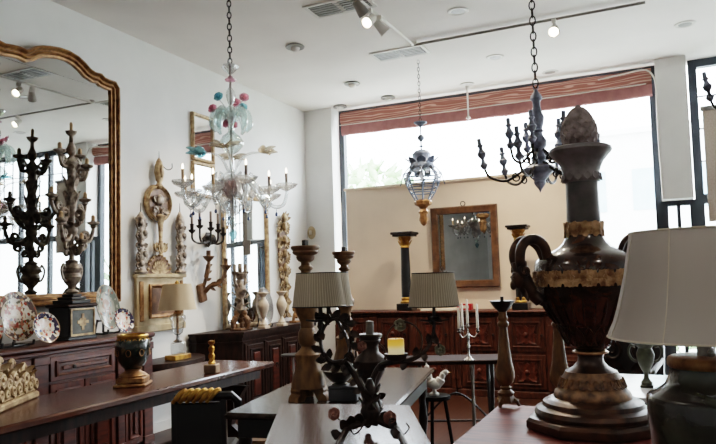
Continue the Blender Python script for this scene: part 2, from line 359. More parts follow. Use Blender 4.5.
# ------------------------------------------------------------------ scene graph helpers
def tag(o, label, cat, group=None):
    o['label'] = label; o['category'] = cat
    if group: o['group'] = group
    return o
def thing(name, label, cat, loc=(0, 0, 0), rz=0, group=None):
    o = bpy.data.objects.new(name, None); C.objects.link(o); o.location = loc; o.rotation_euler = (0, 0, rz)
    o.empty_display_size = .05
    return tag(o, label, cat, group)
def struct(name, mb, m, smooth=0):
    o = mb.obj(name, m, None, smooth); o['kind'] = 'structure'; return o
def dup(o, loc=None, rz=None, label=None, group=None, scale=None, parent=None):
    c = o.copy(); C.objects.link(c)
    if parent: c.parent = parent
    if loc is not None: c.location = loc
    if rz is not None: c.rotation_euler = (0, 0, rz)
    if scale is not None: c.scale = (scale,)*3
    if label: c['label'] = label
    if group: c['group'] = group
    for ch in list(o.children): dup(ch, parent=c)
    return c
def L(prof, s, y0):
    """half-width / height pairs read off the photo -> metres"""
    return [(r*s, (y0-y)*s) for r, y in prof]

# ================================================================== ROOM
WX, WY, CZ = -4.583, 8.33, 3.87
XR, YF, WYO = 3.6, -2.6, 8.62
struct('floor', MB().box(WX-.2, XR+.2, YF-.2, WYO+.15, -.1, 0), FLOOR)
struct('ceiling', MB().box(WX-.2, XR+.2, YF-.2, WYO+.15, CZ, CZ+.15), CEIL)
struct('wall_left', MB().box(WX-.15, WX, YF-.1, WYO+.15, 0, CZ), WHITE)
struct('wall_right', MB().box(XR, XR+.15, YF-.1, WYO+.15, 0, CZ), WHITE)
struct('wall_front', MB().box(WX, XR, YF-.15, YF, 0, CZ), WHITE)
struct('wall_back', MB().box(WX, -4.146, WY, WYO+.15, 0, CZ), WHITE)
struct('wall_partition', MB().box(-3.965, -.75, 8.36, 8.44, 0, 2.66).box(-3.985, -.73, 8.33, 8.47, 2.66, 2.70, b=.008), BEIGE)
struct('trim_1', MB().box(.05, .375, WY, WYO+.1, 2.24, CZ), WHITE)
struct('baseboard_left', MB().box(WX, WX+.014, YF, WY, 0, .09), WHITE)
struct('wall_end', MB().box(2.9, XR, WY, WYO+.15, 0, CZ), WHITE)
# windows
def window(n, x0, x1, z0, z1, bars_v, bars_h, fw=.07, thin=()):
    fr = MB()
    fr.box(x0, x0+fw, WYO-.05, WYO+.05, z0, z1).box(x1-fw, x1, WYO-.05, WYO+.05, z0, z1)
    fr.box(x0+fw, x1-fw, WYO-.05, WYO+.05, z1-fw, z1).box(x0+fw, x1-fw, WYO-.05, WYO+.05, z0, z0+fw)
    for x, w in bars_v: fr.box(x-w/2, x+w/2, WYO-.04, WYO+.04, z0+fw, z1-fw)
    for z, w, a, b in bars_h: fr.box(a, b, WYO-.045, WYO+.045, z-w/2, z+w/2)
    for kind, p, a, b in thin:
        if kind == 'v': fr.box(p-.008, p+.008, WYO-.012, WYO+.012, a, b)
        else: fr.box(a, b, WYO-.012, WYO+.012, p-.008, p+.008)
    root = bpy.data.objects.new('window_%d' % n, None); C.objects.link(root); root['kind'] = 'structure'
    fr.obj('window_frame', FRAMEB, root, 0)
    MB().box(x0+fw*.5, x1-fw*.5, WYO-.004, WYO+.004, z0+fw*.5, z1-fw*.5).obj('window_pane', PANE, root, 0)
window(1, -4.146, .05, 0.0, CZ, [], [], .075)
window(2, .05, .40, 0.0, 2.24, [(.22, .04)], [], .06)
window(3, .40, 2.9, 0.0, CZ, [(1.30, .07), (2.1, .07)], [(2.24, .11, .47, 2.83)], .09,
       [('v', x, 2.3, 3.78) for x in (.72, 1.0, 1.6, 1.85, 2.35, 2.6)]+[('h', z, .49, 2.81) for z in (2.68, 3.06, 3.44)])

# blind over the wide window
t = thing('roman_blind', 'rose brown silk blind with pale ripples, rolled up over the wide window', 'blind', (-4.05, 8.50, 3.45))
sec = [(0, .36), (-.05, .36), (-.085, .32), (-.09, .25), (-.075, .20), (-.03, .175), (0, .175)]
def extr(sec, x0, x1, n=24, sag=.0):
    mb = MB(); k = len(sec); vs = []; fs = []
    for i in range(n+1):
        u = i/n; x = x0+(x1-x0)*u; s_ = -sag*4*u*(1-u)+.004*sin(u*40)
        for y, z in sec: vs.append((x, y+.004*sin(u*55), z+s_))
    for i in range(n):
        for j in range(k): fs.append((i*k+j, i*k+(j+1) % k, (i+1)*k+(j+1) % k, (i+1)*k+j))
    fs += [tuple(range(k))[::-1], tuple(n*k+j for j in range(k))]
    return mb.add(vs, fs)
extr(sec, 0, 4.06, sag=.01).obj('upper_roll', RIPPLE, t)
extr([(0, .175), (-.05, .17), (-.06, .10), (-.045, .045), (-.02, .03), (0, .04)], 0, 4.06, sag=.012).obj('lower_fold', VALP, t)
MB().tube(bez([(.0, -.1, .165), (1.3, -.1, .16), (2.7, -.1, .16), (4.0, -.1, .17)]), .006).obj('cord', FIXW, t)
o = MB().tube(bez([at(598, 80, Y=8.38), at(628, 73, Y=8.34), at(645, 70, Y=8.325), at(653, 76, Y=8.322), at(656, 88, Y=8.321), at(658, 130, Y=8.321), at(663, 198, Y=8.321)], 8), .009).obj('power_cable', FIXW)
tag(o, 'white cable looping over the right end of the blind and down the white pier', 'cable')
p0 = at(700, 107, Y=8.45); p1 = at(704, 222, Y=8.45)
t = thing('window_curtain', 'plain taupe curtain panel hanging inside the right window', 'curtain', (p0.x+.02, 8.44, p1.z))
MB().box(0, .42, 0, .012, 0, p0.z-p1.z-.05).obj('fabric', TAUPE, t)
MB().box(-.02, .44, -.02, .03, p0.z-p1.z-.05, p0.z-p1.z).obj('top_rail', GREYM, t)

# ------------------------------------------------------------------ outdoors
struct('ground', MB().box(-40, 40, WYO+.16, 60, -.12, -.02), GRASS)
def tree(name, label, cat, loc, R, h, n, trunk=True):
    t = thing(name, label, cat, loc, 0, 'greenery outside the windows'); f = MB()
    for i in range(n):
        a = random.uniform(0, 2*pi); u = random.uniform(-1, 1); rr = R*random.uniform(.55, 1)
        p = (rr*sqrt(1-u*u)*cos(a), rr*sqrt(1-u*u)*sin(a), h+u*R*.8)
        f.leaf(p, (random.gauss(0, 1), random.gauss(0, 1), random.gauss(0, 1)), (random.gauss(0, 1), random.gauss(0, 1), 1), R*.28, R*.13, .2)
    f.obj('foliage', LEAFM, t)
    MB().tube([(0, 0, 0), (.02*R, 0, h*.5), (0, .02, h)], [.09*R, .07*R, .04*R]).obj('trunk', BARK, t)
tree('garden_tree', 'bright leafy tree low in the left end of the wide window', 'tree', (-7.4, 17, 0), 1.7, 3.1, 420)
tree('garden_tree', 'leafy tree farther right behind the hanging lantern', 'tree', (-3.6, 20, 0), 1.5, 2.9, 380)
tree('garden_shrub', 'green shrub seen under the white lampshade through the low glass', 'shrub', (at(657, 358, Y=10.9).x, 10.9, 0), .8, .7, 320)
tree('garden_tree', 'leafy tree outside the leaded window seen in the big gilt mirror', 'tree', (2.2, 12.5, 0), 1.3, 1.6, 380)
t = thing('pale_building', 'pale building with blue grey shutters across the street', 'building', (-1.2, 26, 0))
MB().box(-3, 7, 0, 5, 0, 6.4).obj('wall', STUC, t, 0)
MB().box(-3.2, 7.2, -.2, 5.2, 6.4, 6.6).obj('roof', STUC, t, 0)
for x in (-1.6, .4, 2.6, 4.8):
    for z in (1.0, 3.6):
        w = MB().box(x, x+1.1, -.05, 0, z, z+1.5).obj('window', BLUEG, t, 0)

# ================================================================== CEILING FITTINGS
def vent(loc, rz, label):
    t = thing('air_vent', label, 'vent', loc, rz)
    fr = MB().box(-.3, .3, -.15, -.12, -.012, 0).box(-.3, .3, .12, .15, -.012, 0).box(-.3, -.27, -.12, .12, -.012, 0).box(.27, .3, -.12, .12, -.012, 0).box(-.02, .02, -.12, .12, -.012, 0)
    fr.obj('frame', FIXW, t, 0)
    MB().box(-.27, .27, -.12, .12, -.004, 0).obj('duct', DARKV, t, 0)
    for k in range(5):
        y = -.09+.045*k
        MB().box(-.26, .26, y-.012, y+.010, -.012, -.006).obj('slat', GREYM, t, 0)
v1 = at(340, 6, Z=CZ); v2 = at(400, 53, Z=CZ)
vent(v1, 0, 'air vent in the ceiling beside the lit spotlights, cut by the top edge')
vent(v2, 0, 'air vent in the ceiling at the corner of the track rail')
a = at(355, -8, Z=CZ); b = at(413.5, 42, Z=CZ); c = at(645, -1, Z=CZ)
t = thing('lighting_track', 'thin white spotlight track forming a corner on the ceiling', 'track', b)
MB().tube([Vector(a)-b-Vector((0, 0, .031)), Vector((0, 0, -.031))], .014, 4).obj('rail', FIXW, t, 0)
MB().tube([Vector((0, 0, -.031)), Vector(c)-b-Vector((0, 0, .031))], .014, 4).obj('rail', GREYM, t, 0)
MB().lathe([(.03, -.035), (.035, -.03), (.035, 0)], 14).obj('ceiling_mount', FIXW, t)
def spothead(px, py, dirv, label, lit, m, sc=1):
    p = at(px, py, Z=CZ-.10); t = thing('spotlight', label, 'spotlight', (p.x, p.y, CZ-.045))
    MB().box(-.02, .02, -.02, .02, -.04, 0).tube([(0, 0, -.03), (0, 0, -.08)], .008).obj('mount', m, t)
    q = Vector(dirv).to_track_quat('-Z', 'Y').to_matrix().to_4x4(); M = T(0, 0, -.10) @ q
    MB().lathe([(.03, .06), (.035, .05), (.04, 0), (.05, -.05), (.052, -.07), (.046, -.07), (.03, -.04)], 16, M=M).obj('lamp_head', m, t)
    MB().lathe([(.001, -.045), (.044, -.052), (.001, -.062)], 14, M=M, cap=False).obj('lens', SPOT if lit else GREYM, t)
spothead(359, 2, (.3, .6, -.6), 'grey spotlight head above the lit one, at the top edge', False, GREYM)
spothead(370, 15, (-.2, -.75, -.6), 'lit spotlight head hanging under the ceiling by the air vent', True, FIXW)
spothead(380, 22, (.55, .5, -.7), 'unlit white spotlight head just right of the lit one', False, FIXW)
spothead(554, 25, (.0, -.8, -.6), 'lit spotlight on the long track right of the chandelier chain', True, FIXW)
def disc(px, py, label, kind):
    p = at(px, py, Z=CZ)
    if kind == 'downlight':
        t = thing('recessed_downlight', label, 'downlight', p)
        MB().lathe([(.06, -.004), (.075, -.012), (.095, -.008), (.1, 0)], 24, cap=False).obj('trim_ring', FIXW, t)
        MB().lathe([(.064, -.002), (.064, -.006)], 20).obj('lens', GREYM, t)
    else:
        t = thing('ceiling_sensor', label, 'sensor', p)
        MB().lathe([(.09, 0), (.1, -.01), (.095, -.02), (.05, -.022)], 24).obj('base', GREYM, t)
        MB().lathe([(.05, -.022), (.045, -.04), (.025, -.058), (.0, -.062)], 20).obj('sensor_cap', FIXW, t)
disc(458, 11, 'recessed downlight between the track corner and the long chain', 'downlight')
disc(495, 57, 'recessed downlight left of the long chandelier chain', 'downlight')
disc(685, 24, 'recessed downlight above the white pier at right', 'downlight')
disc(550, 72, 'recessed downlight just above the blind, right of the chain', 'downlight')
disc(295, 46, 'ceiling sensor nearest the glass chandelier', 'sensor')
disc(352, 83, 'ceiling sensor near the corner of the room', 'sensor')
disc(388, 97, 'small ceiling sensor above the blind', 'sensor')
disc(340, 106, 'ceiling sensor above the left end of the blind', 'sensor')
p = at(467, 84, Z=CZ)
t = thing('sprinkler', 'white sprinkler hanging from the ceiling before the blind', 'sprinkler', p)
MB().lathe([(.09, .002), (.09, -.012), (.03, -.03), (.02, -.06)], 20).obj('rosette', FIXW, t)
MB().tube([(0, 0, -.05), (0, 0, -.42)], .011).lathe([(.02, -.42), (.03, -.44), (.005, -.46)], 12).obj('pipe', FIXW, t)

# ================================================================== LEFT WALL
LW = pi/2   # local x runs along +Y of the room, local -y is out of the wall
def wl(px, py, x, y0, z0):
    p = at(px, py, X=x); return (p.y-y0, p.z-z0)
# --- the big gilt mirror
my0, mz0 = 3.25, 1.30
right = [(118, 301), (117.5, 200), (116.5, 100), (116, 89), (112, 82), (106, 80), (101, 77.5), (98, 74), (92, 72.5), (87, 69), (82, 63), (75, 56.5), (66, 51), (57, 48), (48, 46.5), (40, 46), (33, 46.8), (27, 50), (24, 50.2), (18, 47), (10, 45), (3, 43.8)]
R_ = [wl(x, y, WX+.06, my0, mz0) for x, y in right]
R_[0] = (R_[1][0], 0)
out = R_+[(0, R_[-1][1]+.04)]+[(-x, z) for x, z in reversed(R_)]
t = thing('wall_mirror', 'large gilt-framed mirror with a stepped and arched top over the dresser', 'mirror', (WX+.02, my0, mz0), LW)
t.rotation_euler = (radians(.45), 0, LW-radians(.8))
fr, inner = frame(out, [(0, 0), (0, .05), (.008, .064), (.02, .066), (.03, .05), (.034, .036), (.044, .036), (.052, .052), (.064, .054), (.072, .03), (.08, .028), (.084, .036), (.092, .034), (.097, .012)])
fr.obj('frame', GILT, t, 25)
plate_face(inner, -.016, -.004).obj('mirror_glass', MIRR, t, 0)
plate_face(out, -.004, 0).obj('backing', BROWNC, t, 0)

# --- carved boiserie panel with candle stems
by0, bz0 = at(160, 330, X=WX+.04).y, at(160, 330, X=WX+.04).z
t = thing('carved_wall_panel', 'cream and gilt carved panel with a fan crest, medallion and two pricket stems on the left wall', 'wall panel', (WX+.004, by0, bz0), LW)
def B(px, py): return wl(px, py, WX+.04, by0, bz0)
pl, pt = B(137, 331), B(136, 274); prx, ptr = B(184, 328), B(184, 272)
x0, x1, zt = pl[0], prx[0], pt[1]
pn = MB().box(x0, x1, -.04, 0, 0, zt-.03, b=.006).box(x0-.02, x1+.02, -.07, 0, zt-.04, zt, b=.008).box(x0-.015, x1+.015, -.055, 0, -.01, .06, b=.008)
pn.obj('panel', CREAMW, t)
w = x1-x0
fr, inn = frame([(x0+w*.24, .12), (x1-w*.12, .12), (x1-w*.12, zt-.10), (x0+w*.24, zt-.10)], [(0, .04), (0, .055), (.015, .06), (.03, .05), (.04, .041)])
fr.obj('inner_moulding', GILT, t); plate_face(inn, -.044, -.04).obj('painted_field', BROWNC, t, 0)
MB().box(x0+.03, x0+.085, -.05, -.04, .1, zt-.07, b=.004).obj('side_strip', GILT, t); MB().box(x1-.06, x1-.02, -.05, -.04, .1, zt-.07, b=.004).obj('side_strip', GILT, t)
cx = B(160, 272)[0]; cr = .15
arc = [(cx+cr*1.12*cos(a*pi/16), zt+cr*1.25*sin(a*pi/16)) for a in range(17)]
MB().slab(arc, -.03, 0).obj('fan_crest', BROWNC, t)
rays = MB()
for k in range(9):
    a = pi*(k+.5)/9; rays.leaf((cx, -.03, zt+.01), (cos(a), 0, 1.15*sin(a)), (0, -1, 0), cr*.94, .042, .06)
for k in range(13):
    a = pi*k/12; rays.ball((cx+cr*1.1*cos(a), -.03, zt+cr*1.22*sin(a)), .014, 8, 6)
rays.obj('fan_rays', PALEG, t)
zc = B(158, 203)[1]; zs = B(158, 250)[1]; zm = B(158, 222)[1]
xm = B(157, 210)[0]
st = MB().lathe([(.03, zt+cr*1.2), (.035, zt+cr*1.25), (.02, zs-.04), (.03, zs), (.045, zs+.03), (.03, zs+.07), (.022, zs+.1), (.035, zm-.02), (.05, zm+.02), (.075, zm+.06), (.02, zm+.08)], 14, c=(cx, -.05, 0), sq=.6)
for sg in (-1, 1):
    st.tube(spiral(cx+sg*.05, zs+.02, .045, .008, pi/2, sg*-1.3, y=-.05), .012)
    st.leaf((cx, -.06, zs-.03), (sg*.6, 0, 1), (0, -1, 0), .12, .05, .2)
st.obj('stem', PALEG, t)
r = (B(174, 205)[0]-B(157, 205)[0])*.74
ov = [(cx+r*.98*cos(a*pi/12), zc+r*1.0*sin(a*pi/12)) for a in range(24)]
fr, inn = frame(ov, [(0, 0), (0, .04), (.018, .06), (.035, .045), (.042, .03)]); plate_face(inn, -.03, 0).obj('medallion', BROWNC, t)
fr.obj('medallion_frame', PALEG, t)
md = MB().ball((cx, -.05, zc+.03), (.05, .02, .06), 12, 8)
for sg in (-1, 1):
    md.leaf((cx+sg*.02, -.04, zc+.02), (sg, 0, .4), (0, -1, 0), .11, .06, .25); md.leaf((cx+sg*.02, -.04, zc-.04), (sg, 0, -.6), (0, -1, 0), .12, .06, .25)
    md.tube(spiral(cx+sg*.07, zc-.10, .05, .01, pi/2, sg*1.2, y=-.045), .011)
md.obj('medallion_carving', SILVG, t)
z1 = B(157, 186)[1]; z2 = B(157, 160)[1]
fi = MB().lathe([(.02, z1-.03), (.05, z1), (.03, z1+.03), (.045, z1+.06), (.062, z1+.13), (.055, z1+.20), (.035, z1+.25), (.01, z2+.02)], 14, c=(cx-.01, -.05, 0), sq=.6)
fi.ball((cx-.01, -.085, z1+.15), (.025, .015, .07), 8, 8); fi.obj('finial', PALEG, t)
MB().tube([(cx-.01, -.05, z2), (cx-.01, -.05, z2+.09)], [.006, .002]).obj('spike', IRON, t)
MB().tube(bez([(cx, -.06, z2-.04), (cx+.06, -.09, z2-.09), (cx+.12, -.1, z2-.07), (cx+.125, -.1, z2-.02)]), .005).obj('hook', IRON, t)
MB().tube(bez([(cx-.05, -.06, zm), (cx-.12, -.09, zm+.0), (cx-.17, -.1, zm+.03)]), .005).obj('hook', IRON, t)
for pxx in (140, 179.5):
    xx = B(pxx, 272)[0]; zb = zt; ztop = B(pxx, 212)[1]
    h = ztop-zb
    sg = MB().lathe([(.07, zb), (.075, zb+.02), (.045, zb+.05), (.04, zb+.1), (.06, zb+.14), (.036, zb+.2), (.032, zb+.3), (.055, zb+.36), (.04, zb+.42), (.055, zb+.47), (.058, zb+.54), (.04, h*.93+zb), (.012, ztop)], 12, c=(xx, -.05, 0), sq=.7)
    for k, zz in enumerate((.06, .15, .25, .35, .45)):
        for q in (-1, 1):
            sg.tube(spiral(xx+q*.05, zb+zz+.02, .035, .008, pi/2 if k % 2 else -pi/2, q*(1.2 if k % 2 else -1.2), 12, y=-.06), .011, 6)
            sg.leaf((xx, -.07, zb+zz), (q, 0, .7), (0, -1, 0), .07, .045, .2)
        sg.ball((xx+(.025 if k % 2 else -.025), -.085, zb+zz+.04), (.03, .02, .032), 8, 6)
    s_ = sg.obj('pricket_stem', SILVG, t)
    MB().tube([(xx, -.05, ztop-.02), (xx, -.05, ztop+.09)], [.006, .002]).obj('spike', IRON, s_)

# --- narrow two-pane mirror
ny0, nz0 = 5.95, at(203, 197, X=WX+.04).z
t = thing('narrow_wall_mirror', 'tall narrow two-pane gilt mirror behind the glass chandelier', 'mirror', (WX+.005, ny0, nz0), LW)
nz1 = at(203, 114.5, X=WX+.04).z-nz0
nzm = at(203, 162, X=WX+.04).z-nz0
for lo, hi, nm in ((nzm+.005, nz1, 'upper'), (0, nzm-.005, 'lower')):
    fr, inn = frame([(-.195, lo), (.195, lo), (.195, hi), (-.195, hi)], [(0, 0), (0, .03), (.012, .04), (.03, .034), (.042, .014)])
    fr.obj('frame', PALEG, t); plate_face(inn, -.015, -.003).obj('mirror_glass', MIRR, t, 0)
# --- dark five-light sconce
def candle(mb_c, p, h, r): mb_c.lathe([(r, 0), (r, h*.96), (r*.5, h)], 10, c=p)
p = at(208, 246, X=WX+.02); s = .0112
t = thing('wall_sconce', 'dark iron five-light sconce on the left wall under the glass chandelier', 'sconce', (WX+.003, p.y, p.z), LW)
MB().lathe([(.0, -.02), (.03, 0), (.09, .04), (.11, .08), (.06, .12), (.04, .15)], 14, c=(0, -.02, 0), sq=.18).ball((0, -.07, .07), (.05, .05, .06)).obj('backplate', IRON, t)
for dx, dy, ytop in ((-13, -.10, 232), (-5, -.18, 228), (6, -.24, 230), (13, -.22, 231), (18, -.14, 233)):
    x = (dx+81*dy)/56; zt_ = (246-ytop)*s
    ar = MB().tube(bez([(0, -.06, .07), (x*.5, dy*.6, .02), (x*.95, dy*.95, .05), (x, dy, zt_-.02)], 8), .011)
    ar.lathe([(.01, zt_-.04), (.034, zt_-.02), (.04, zt_), (.018, zt_), (.02, zt_+.05), (.026, zt_+.06)], 10, c=(x, dy, 0))
    a_ = ar.obj('arm', IRON, t)
    c_ = MB(); candle(c_, (x, dy, zt_+.055), .12, .013); c_.obj('candle_sleeve', WAXG if dx != -12 else IRON, a_)
# --- wooden bracket arm
p = at(203, 292, X=WX+.04); s = .0109
t = thing('bracket_arm', 'brown carved wooden candle arm reaching out from a tilted block on the wall', 'sconce', (WX-.001, p.y, p.z), LW)
Mr = Matrix.Rotation(radians(-12), 4, 'Y')
MB().box(-.055, .055, -.05, 0, -.11, .09, M=Mr, b=.01).obj('wall_block', BROWNC, t)
vm = MB().tube(bez([(.0, -.05, .06), (.01, -.08, .16), (.03, -.10, .30), (.03, -.10, .36)]), [.02]*12+[.026]*12+[.018]*13)
for q, (x, z) in enumerate(((.01, .12), (.02, .2), (.03, .27))):
    for sg in (-1, 1): vm.leaf((x, -.09, z), (sg, -.2, .7), (0, -1, 0), .06, .035, .3)
vm.lathe([(.02, .33), (.05, .36), (.065, .385), (.06, .39), (.024, .385), (.026, .45)], 10, c=(.03, -.10, 0)); vm.obj('upright_arm', BROWNC, t)
vm = MB().tube(bez([(.02, -.05, .0), (.05, -.10, .06), (.08, -.16, .08), (.12, -.21, .13), (.14, -.25, .25)]), [.026]*16+[.022]*16+[.02]*17)
for x, y, z in ((.05, -.10, .06), (.08, -.16, .09), (.12, -.21, .13)):
    for sg in (-1, 1): vm.leaf((x, y, z), (.4, -.4, sg), (0, -1, 0), .08, .05, .4)
vm.lathe([(.02, .22), (.05, .26), (.065, .285), (.06, .29), (.024, .285), (.026, .36)], 10, c=(.14, -.25, 0)); vm.obj('side_arm', BROWNC, t)
# --- tall mirror standing behind the cabinet
tz0 = .9115; tw = .34; tr_ = radians(18)
t = thing('pier_mirror', 'tall upright gilt-framed mirror standing at an angle on the dark cabinet', 'mirror', (WX+.035+tw*sin(tr_), 6.24+tw*cos(tr_), tz0), LW-tr_)
th_ = at(245, 196, X=WX+.14).z-tz0
fr, inn = frame([(-tw, 0), (tw, 0), (tw, th_), (-tw, th_)], [(0, 0), (0, .03), (.016, .04), (.036, .036), (.05, .028), (.058, .012)])
fr.obj('frame', PALEG, t); plate_face(inn, -.014, -.003).obj('mirror_glass', MIRR, t, 0)
# --- tall pierced gilt carving
p = at(287, 318, X=WX+.08); s = .0132
t = thing('gilt_wood_carving', 'tall narrow pierced gilt wood carving on the wall near the corner', 'carving', (WX+.004, 7.62, p.z), LW)
H_ = (318-216)*s
sp = MB().slab([(-.05, .1), (-.02, 0), (.03, 0), (.06, .1), (.05, .5), (.1, .7), (.1, H_-.25), (.06, H_-.1), (0, H_-.04), (-.06, H_-.1), (-.1, H_-.25), (-.1, .7), (-.05, .5)], -.025, 0)
sp.obj('back_board', BROWNC, t)
cv = MB()
for k in range(13):
    z = .05+k*(H_-.15)/12; wd = .06 if z < .6 else .1
    for sg in (-1, 1):
        cv.tube(spiral(sg*wd, z, .05, .01, (0 if sg > 0 else pi)+.5*(k % 2), sg*(1.2 if k % 2 else -1.2), 14, y=-.035), .012, 6)
        cv.leaf((sg*.02, -.03, z), (sg*.8, -.1, .6 if k % 2 else -.5), (0, -1, 0), .1, .05, .35)
for k in range(7): cv.ball((0, -.05, .12+k*(H_-.25)/6), (.04, .035, .06), 8, 6)
cv.obj('scroll_carving', PALEG, t)
cc = MB().ball((0, -.05, H_-.02), (.06, .04, .06), 10, 8)
for k in range(5): a = pi*(k+.5)/5; cc.leaf((0, -.04, H_-.05), (cos(a), 0, sin(a)), (0, -1, 0), .13, .06, .3)
cc.obj('crest', PALEG, t)
# --- small white fitting in the corner
p = at(307.5, 233, Y=WY-.01)
t = thing('wall_chime', 'small white oval fitting on the wall in the corner of the room', 'wall fitting', (max(p.x, WX+.08), WY, p.z))
MB().lathe([(.06, 0), (.062, .02), (.045, .045), (.0, .05)], 20, M=Matrix.Scale(1.5, 4, (0, 0, 1)) @ Matrix.Rotation(pi/2, 4, 'X')).obj('cover', CREAMW, t)
MB().box(-.02, .02, -.06, -.045, -.03, .03, b=.005).obj('grille', PAPER, t)

# ================================================================== LEFT FURNITURE
def panel_door(parent, x0, x1, z0, z1, y, m, m2, name='door', knob=None, lozenge=False):
    """door or drawer front lying on plane y, facing -y"""
    d = MB().box(x0, x1, y-.018, y, z0, z1, b=.004)
    w = min(.045, (x1-x0)*.16); ww = min(.045, (z1-z0)*.18)
    fr, inn = frame([(x0+w, z0+ww), (x1-w, z0+ww), (x1-w, z1-ww), (x0+w, z1-ww)], [(0, .018), (.0, .03), (.012, .034), (.022, .022)])
    M_ = T(0, y, 0)
    d.add(fr.v, fr.f, M_); o = d.obj(name, m, parent)
    e = .05
    a = (x0+w+e, x1-w-e, z0+ww+e*.8, z1-ww-e*.8)
    if a[1]-a[0] > .03 and a[3]-a[2] > .03:
        if lozenge:
            cx, cz, hx, hz = (a[0]+a[1])/2, (a[2]+a[3])/2, (a[1]-a[0])/2, (a[3]-a[2])/2
            pm = MB()
            for q in range(4):
                a0 = q*pi/2
                pm.leaf((cx, y-.022, cz), (cos(a0+pi/4)*hx, 0, sin(a0+pi/4)*hz), (0, -1, 0), hypot(hx, hz)*.95, min(hx, hz)*.8, .05)
            pm.slab([(cx-hx, cz), (cx, cz-hz), (cx+hx, cz), (cx, cz+hz)], y-.03, y-.018).ball((cx, y-.03, cz), (.03, .025, .03))
            for sx in (-1, 1):
                for sz in (-1, 1): pm.slab([(cx+sx*hx, cz+sz*hz), (cx+sx*hx*.35, cz+sz*hz), (cx+sx*hx, cz+sz*hz*.35)][::(1 if sx*sz > 0 else -1)], y-.028, y-.018)
        else:
            pm = MB().box(a[0], a[1], y-.036, y-.018, a[2], a[3], b=.012)
        pm.obj('raised_panel', m2, o)
    if knob:
        kx, kz, ring = knob
        k = MB().lathe([(.006, 0), (.008, .015), (.016, .022), (.014, .034), (0, .038)], 12, M=T(kx, y-.018, kz) @ Matrix.Rotation(pi/2, 4, 'X'))
        if ring: k.tube([(kx+.022*sin(q*pi/6), y-.05, kz-.025-.022*cos(q*pi/6)) for q in range(12)], .005, 6, closed=True)
        k.obj('knob' if not ring else 'ring_handle', IRON, o)
    return o
# dresser (front at X=-4.05)
t = thing('dresser', 'long mahogany dresser with panelled doors under the big gilt mirror', 'dresser', (WX+.02, 3.4, 0), LW)
dl, dr, fy = -1.25, 1.16, -.47
MB().box(dl, dr, fy, 0, .08, .96).box(dl-.02, dr+.02, fy-.02, 0, 0, .08, b=.008).obj('carcass', MAHOG, t)
MB().box(dl-.03, dr+.03, fy-.035, 0, .99, 1.03, b=.012).box(dl-.015, dr+.015, fy-.02, 0, .955, .99, b=.01).obj('top', MAHOG, t)
for k, (a, b) in enumerate(((-1.13, -.72), (-.6, -.06), (.1, .73))):
    panel_door(t, a, b, .76, .94, fy, MAHOGV, MAHOGV, 'drawer', ((a+b)/2-.12, .85, False))
    h = (a+b)/2
    panel_door(t, a, h-.004, .12, .74, fy, MAHOGV, MAHOG, 'door', (h-.03, .45, False)); panel_door(t, h+.004, b, .12, .74, fy, MAHOGV, MAHOG, 'door', (h+.03, .45, False))
for a, b in ((-1.25, -1.15), (-.70, -.62), (-.04, .08), (.75, .83), (1.05, 1.16)):
    MB().box(a, b, fy-.025, fy, .09, .95, b=.006).box(a-.008, b+.008, fy-.032, fy, .09, .16, b=.004).box(a-.008, b+.008, fy-.032, fy, .89, .95, b=.004).obj('pilaster', MAHOG, t)
panel_door(t, .84, 1.04, .12, .94, fy, MAHOGV, MAHOG, 'side_panel')
DZ = 1.031
# chest with a painted cross panel
p = at(71, 338, X=-4.20)
chx, chy = -4.30, p.y+.10
t = thing('painted_chest', 'small grey green chest with a painted cross panel on the dresser', 'chest', (chx, chy, DZ), LW)
MB().box(-.13, .13, -.11, .11, 0, .255, b=.006).box(-.142, .142, -.122, .122, .0, .025, b=.005).obj('body', EBON, t)
MB().box(-.15, .15, -.13, .13, .255, .28, b=.008).obj('lid', WALNUT, t)
MB().box(-.12, .12, -.118, -.11, .03, .245, b=.003).obj('front_panel', BLUESIGN, t)
fr, _i = frame([(-.12, .03), (.12, .03), (.12, .245), (-.12, .245)], [(0, .118), (.0, .125), (.012, .125), (.016, .118)]); fr.obj('panel_border', PALEG, t)
x, z = .0, .1375
cr_ = MB(); ya, yb = -.122, -.118
cr_.box(x-.012, x+.012, ya, yb, z-.065, z+.065).box(x-.055, x-.012, ya, yb, z-.012, z+.012).box(x+.012, x+.055, ya, yb, z-.012, z+.012)
for sx in (-1, 1):
    for sz in (-1, 1): cr_.box(x+sx*.021-.009, x+sx*.021+.009, ya+.001, yb, z+sz*.021-.009, z+sz*.021+.009)
cr_.obj('cross', PALEG, t)
# plates on the dresser
def plate(R, m, sqz=1.0):
    return MB().lathe([(R*.45, -.012), (R*.5, -.002), (R*.62, .002), (R*.97, .022), (R, .027), (R*.985, .03), (R*.64, .012), (R*.5, .006), (R*.02, .005)], 40)
def stand_plate(name, px, py_mid, R, m, label, x, stand=True, squash=1.0, lean=14, yaw=0):
    q = at(px, py_mid, X=x)
    zc = DZ+R*cos(radians(lean))*squash+.012+(.03 if stand else 0)
    t = thing(name, label, 'plate', (q.x, q.y, DZ), LW+yaw)
    M = T(0, .0, zc-DZ) @ Matrix.Rotation(radians(90-lean), 4, 'X')
    o = plate(R, m).obj('dish', m, t); o.matrix_local = M @ Matrix.Scale(squash, 4, (0, 1, 0))
    if stand:
        w = R*.5; sm = MB()
        for sg in (-1, 1):
            sm.tube([(sg*w, -.09, .05), (sg*w, -.085, .02), (sg*w, -.03, .012), (sg*w*.8, .08, .012), (sg*w*.7, .08, .02), (sg*w*.5, .065, R*1.0)], .01, 6)
        sm.tube([(-w, -.03, .013), (w, -.03, .013)], .008, 6).tube([(-w*.5, .065, R*.9), (w*.5, .065, R*.9)], .008, 6)
        sm.obj('easel', EBON, t)
    return t
